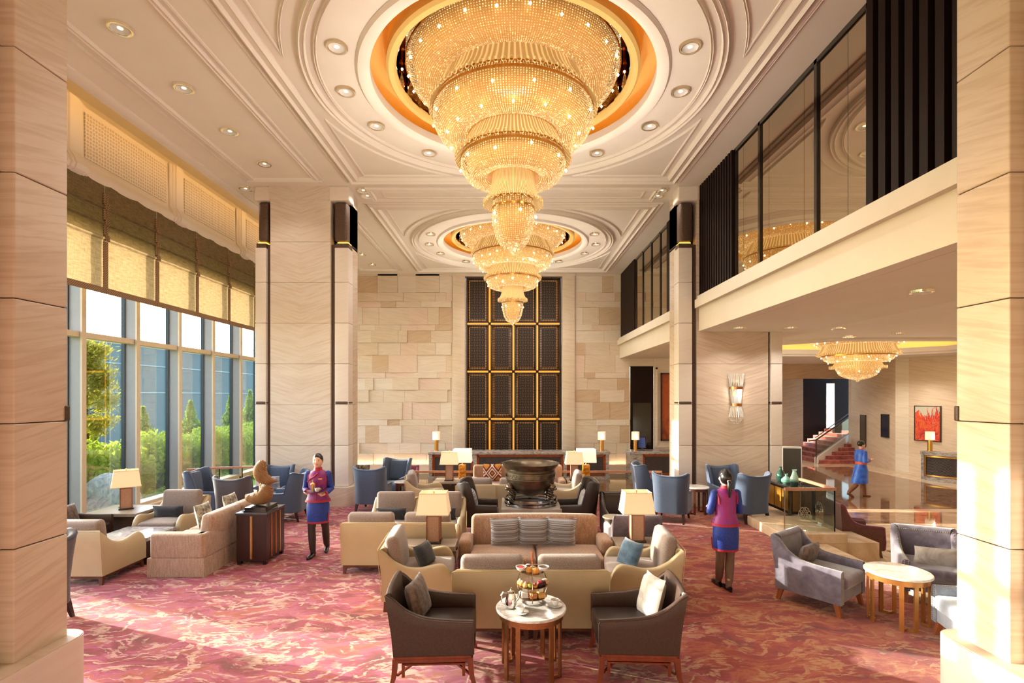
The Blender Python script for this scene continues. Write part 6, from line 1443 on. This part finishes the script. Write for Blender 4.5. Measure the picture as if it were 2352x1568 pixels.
g = G(); haircap(g, hx); g.ball(hx+Vector((0, .105, -.02)), (.04, .03, .04), 14, 8); obj('hair', g, HAIR, t)
g = G(); g.tube([(-.0, -.138, .93), (0.0, -.11, 1.06), (.0, -.131, 1.18), (.0, -.138, 1.25)], .008, 6); g.tube([(.02, -.1, 1.36), (-.03, -.125, 1.31), (-.1, -.115, 1.27), (-.145, -.06, 1.22)], .012, 6); obj('front_trim', g, REDT, t); g = G(); g.box((.04, -.148, 1.27), (.1, -.132, 1.285), M=T(0, 0, 0)); obj('name_badge', g, GOLD, t, 0)
t = thing('serving_tray', 'oval silver tray held by the smiling waitress', 'tray', (-3.13, 8.16, 1.117), 0)
g = G(); g.lathe([(0, 0), (.15, 0), (.17, .012), (.172, .014), (.15, .005), (0, .005)], 40); obj('tray', g, SILVER, t)
t = thing('french_press', 'glass and brass coffee press on the tray of the smiling waitress', 'coffee press', (-3.165, 8.13, 1.124))
g = G(); g.lathe([(0, 0), (.03, 0), (.03, .11)], 20); obj('beaker', g, mat('press_glass', (150, 130, 116), .08, .3), t); g = G(); g.lathe([(.034, .108), (.036, .12), (.02, .14), (.006, .145), (.006, .165), (.011, .172), (0, .18)], 18)
for a in range(6): g.box((-.002, -.002, 0), (.002, .002, .11), M=T(.032*cos(a), .032*sin(a), 0))
obj('brass_lid', g, GOLD, t); cup(-3.08, 8.1, 1.12, 'white cup on the tray of the smiling waitress', .5)
# waitress from behind
pose = dict(sh=[(-.158, 0, 1.335), (.158, 0, 1.335)], el=[(-.215, -.02, 1.08), (.215, -.02, 1.08)], wr=[(-.12, -.22, 1.09), (.12, -.22, 1.09)], hd=[(.4, -1, .0), (-.4, -1, .0)],
    hp=[(-.075, 0, .82), (.075, 0, .82)], kn=[(-.075, -.02, .46), (.055, -.04, .46)], ft=[(-.02, .05, .0), (.025, -.15, 0)], toe=[(0, -1, 0), (0, -1, 0)])
t, hx = person('waitress seen from behind with ponytail, magenta dotted vest and blue skirt, walking away', (2.92, 7.0, 0), pi+radians(5), pose, dict(CL, sock=SHEER), .985)
BRO = N('dotted_brocade'); u_ = BRO.sep(BRO.obj()); ff = BRO.math('MULTIPLY', BRO.math('SINE', BRO.math('MULTIPLY', BRO.math('ADD', u_[0], u_[2]), 190)), BRO.math('SINE', BRO.math('MULTIPLY', BRO.math('SUBTRACT', u_[0], u_[2]), 190)))
BRO.base(BRO.ramp(ff, [(.15, lin((112, 34, 132))), (.45, lin((190, 26, 66)))])); BRO.b.inputs['Roughness'].default_value = .5
jacket(t, BRO.m); skirt(t); g = G(); haircap(g, hx); g.ball(hx+Vector((0, .03, .0)), (.083, .088, .1), 22, 14); g.tube([hx+Vector((0, .09, -.02)), hx+Vector((0, .125, -.06)), hx+Vector((0, .12, -.15)), hx+Vector((0, .12, -.26))], [.022, .032, .034, .012], 14); obj('hair', g, HAIR, t); g = G(); g.lathe([(.02, -.01), (.027, -.01), (.027, .01), (.02, .01)], 14, M=Matrix.Translation(hx+Vector((0, .105, -.035)))); obj('hair_tie', g, mat('hair_tie', (230, 180, 170), .5), t)
# man in robe
pose = dict(sh=[(-.18, 0, 1.345), (.18, 0, 1.345)], el=[(-.2, .04, 1.08), (.2, -.0, 1.08)], wr=[(-.07, -.2, 1.1), (.07, -.22, 1.1)], hd=[(.2, -1, .2), (-.2, -1, .2)],
    hp=[(-.08, 0, .82), (.08, 0, .82)], kn=[(-.08, .12, .45), (.08, -.1, .46)], ft=[(-.06, .4, .06), (.06, -.14, 0)], toe=[(0, -.8, -.4), (0, -1, 0)])
BLR = fabricm('blue_satin_robe', (16, 66, 176), (40, 110, 220), 6, .4); ORG = mat('orange_sash', (226, 92, 40), .6); BOOT = mat('tan_boot', (120, 72, 44), .5)
t, hx = person('person in royal blue robe with orange sash walking across the marble lobby', (10.84, 15.9, -.5), radians(90), pose, dict(sleeve=BLR, trim=ORG, sock=BOOT, shoe=BOOT, boots=True, slv=1.35), 1.045, True)
face(t, hx, False)
g = G(); g.loft([(0, .05, .42, .19, .24), (0, .03, .6, .18, .21), (0, .01, .8, .18, .19), (0, .005, .95, .165, .14), (0, 0, 1.04, .15, .13), (0, -.01, 1.2, .18, .15), (0, -.01, 1.3, .185, .13), (0, .004, 1.385, .13, .085), (0, .004, 1.42, .06, .06)], 28, cap=False); r = obj('robe', g, BLR, t)
g = G(); g.loft([(0, .003, .98, .168, .145), (0, .0, 1.05, .163, .142)], 28, cap=False); obj('sash', g, ORG, r); g = G(); g.tube([(0, -.065, 1.42), (.04, -.11, 1.36), (.1, -.14, 1.28), (.1, -.15, 1.15)], .011, 6); g.lathe([(.058, 1.41), (.06, 1.44)], 20); obj('collar_trim', g, ORG, r)
g = G(); haircap(g, hx); g.ball(hx+Vector((0, .02, .03)), (.087, .1, .1), 20, 12); obj('hair', g, HAIR, t)
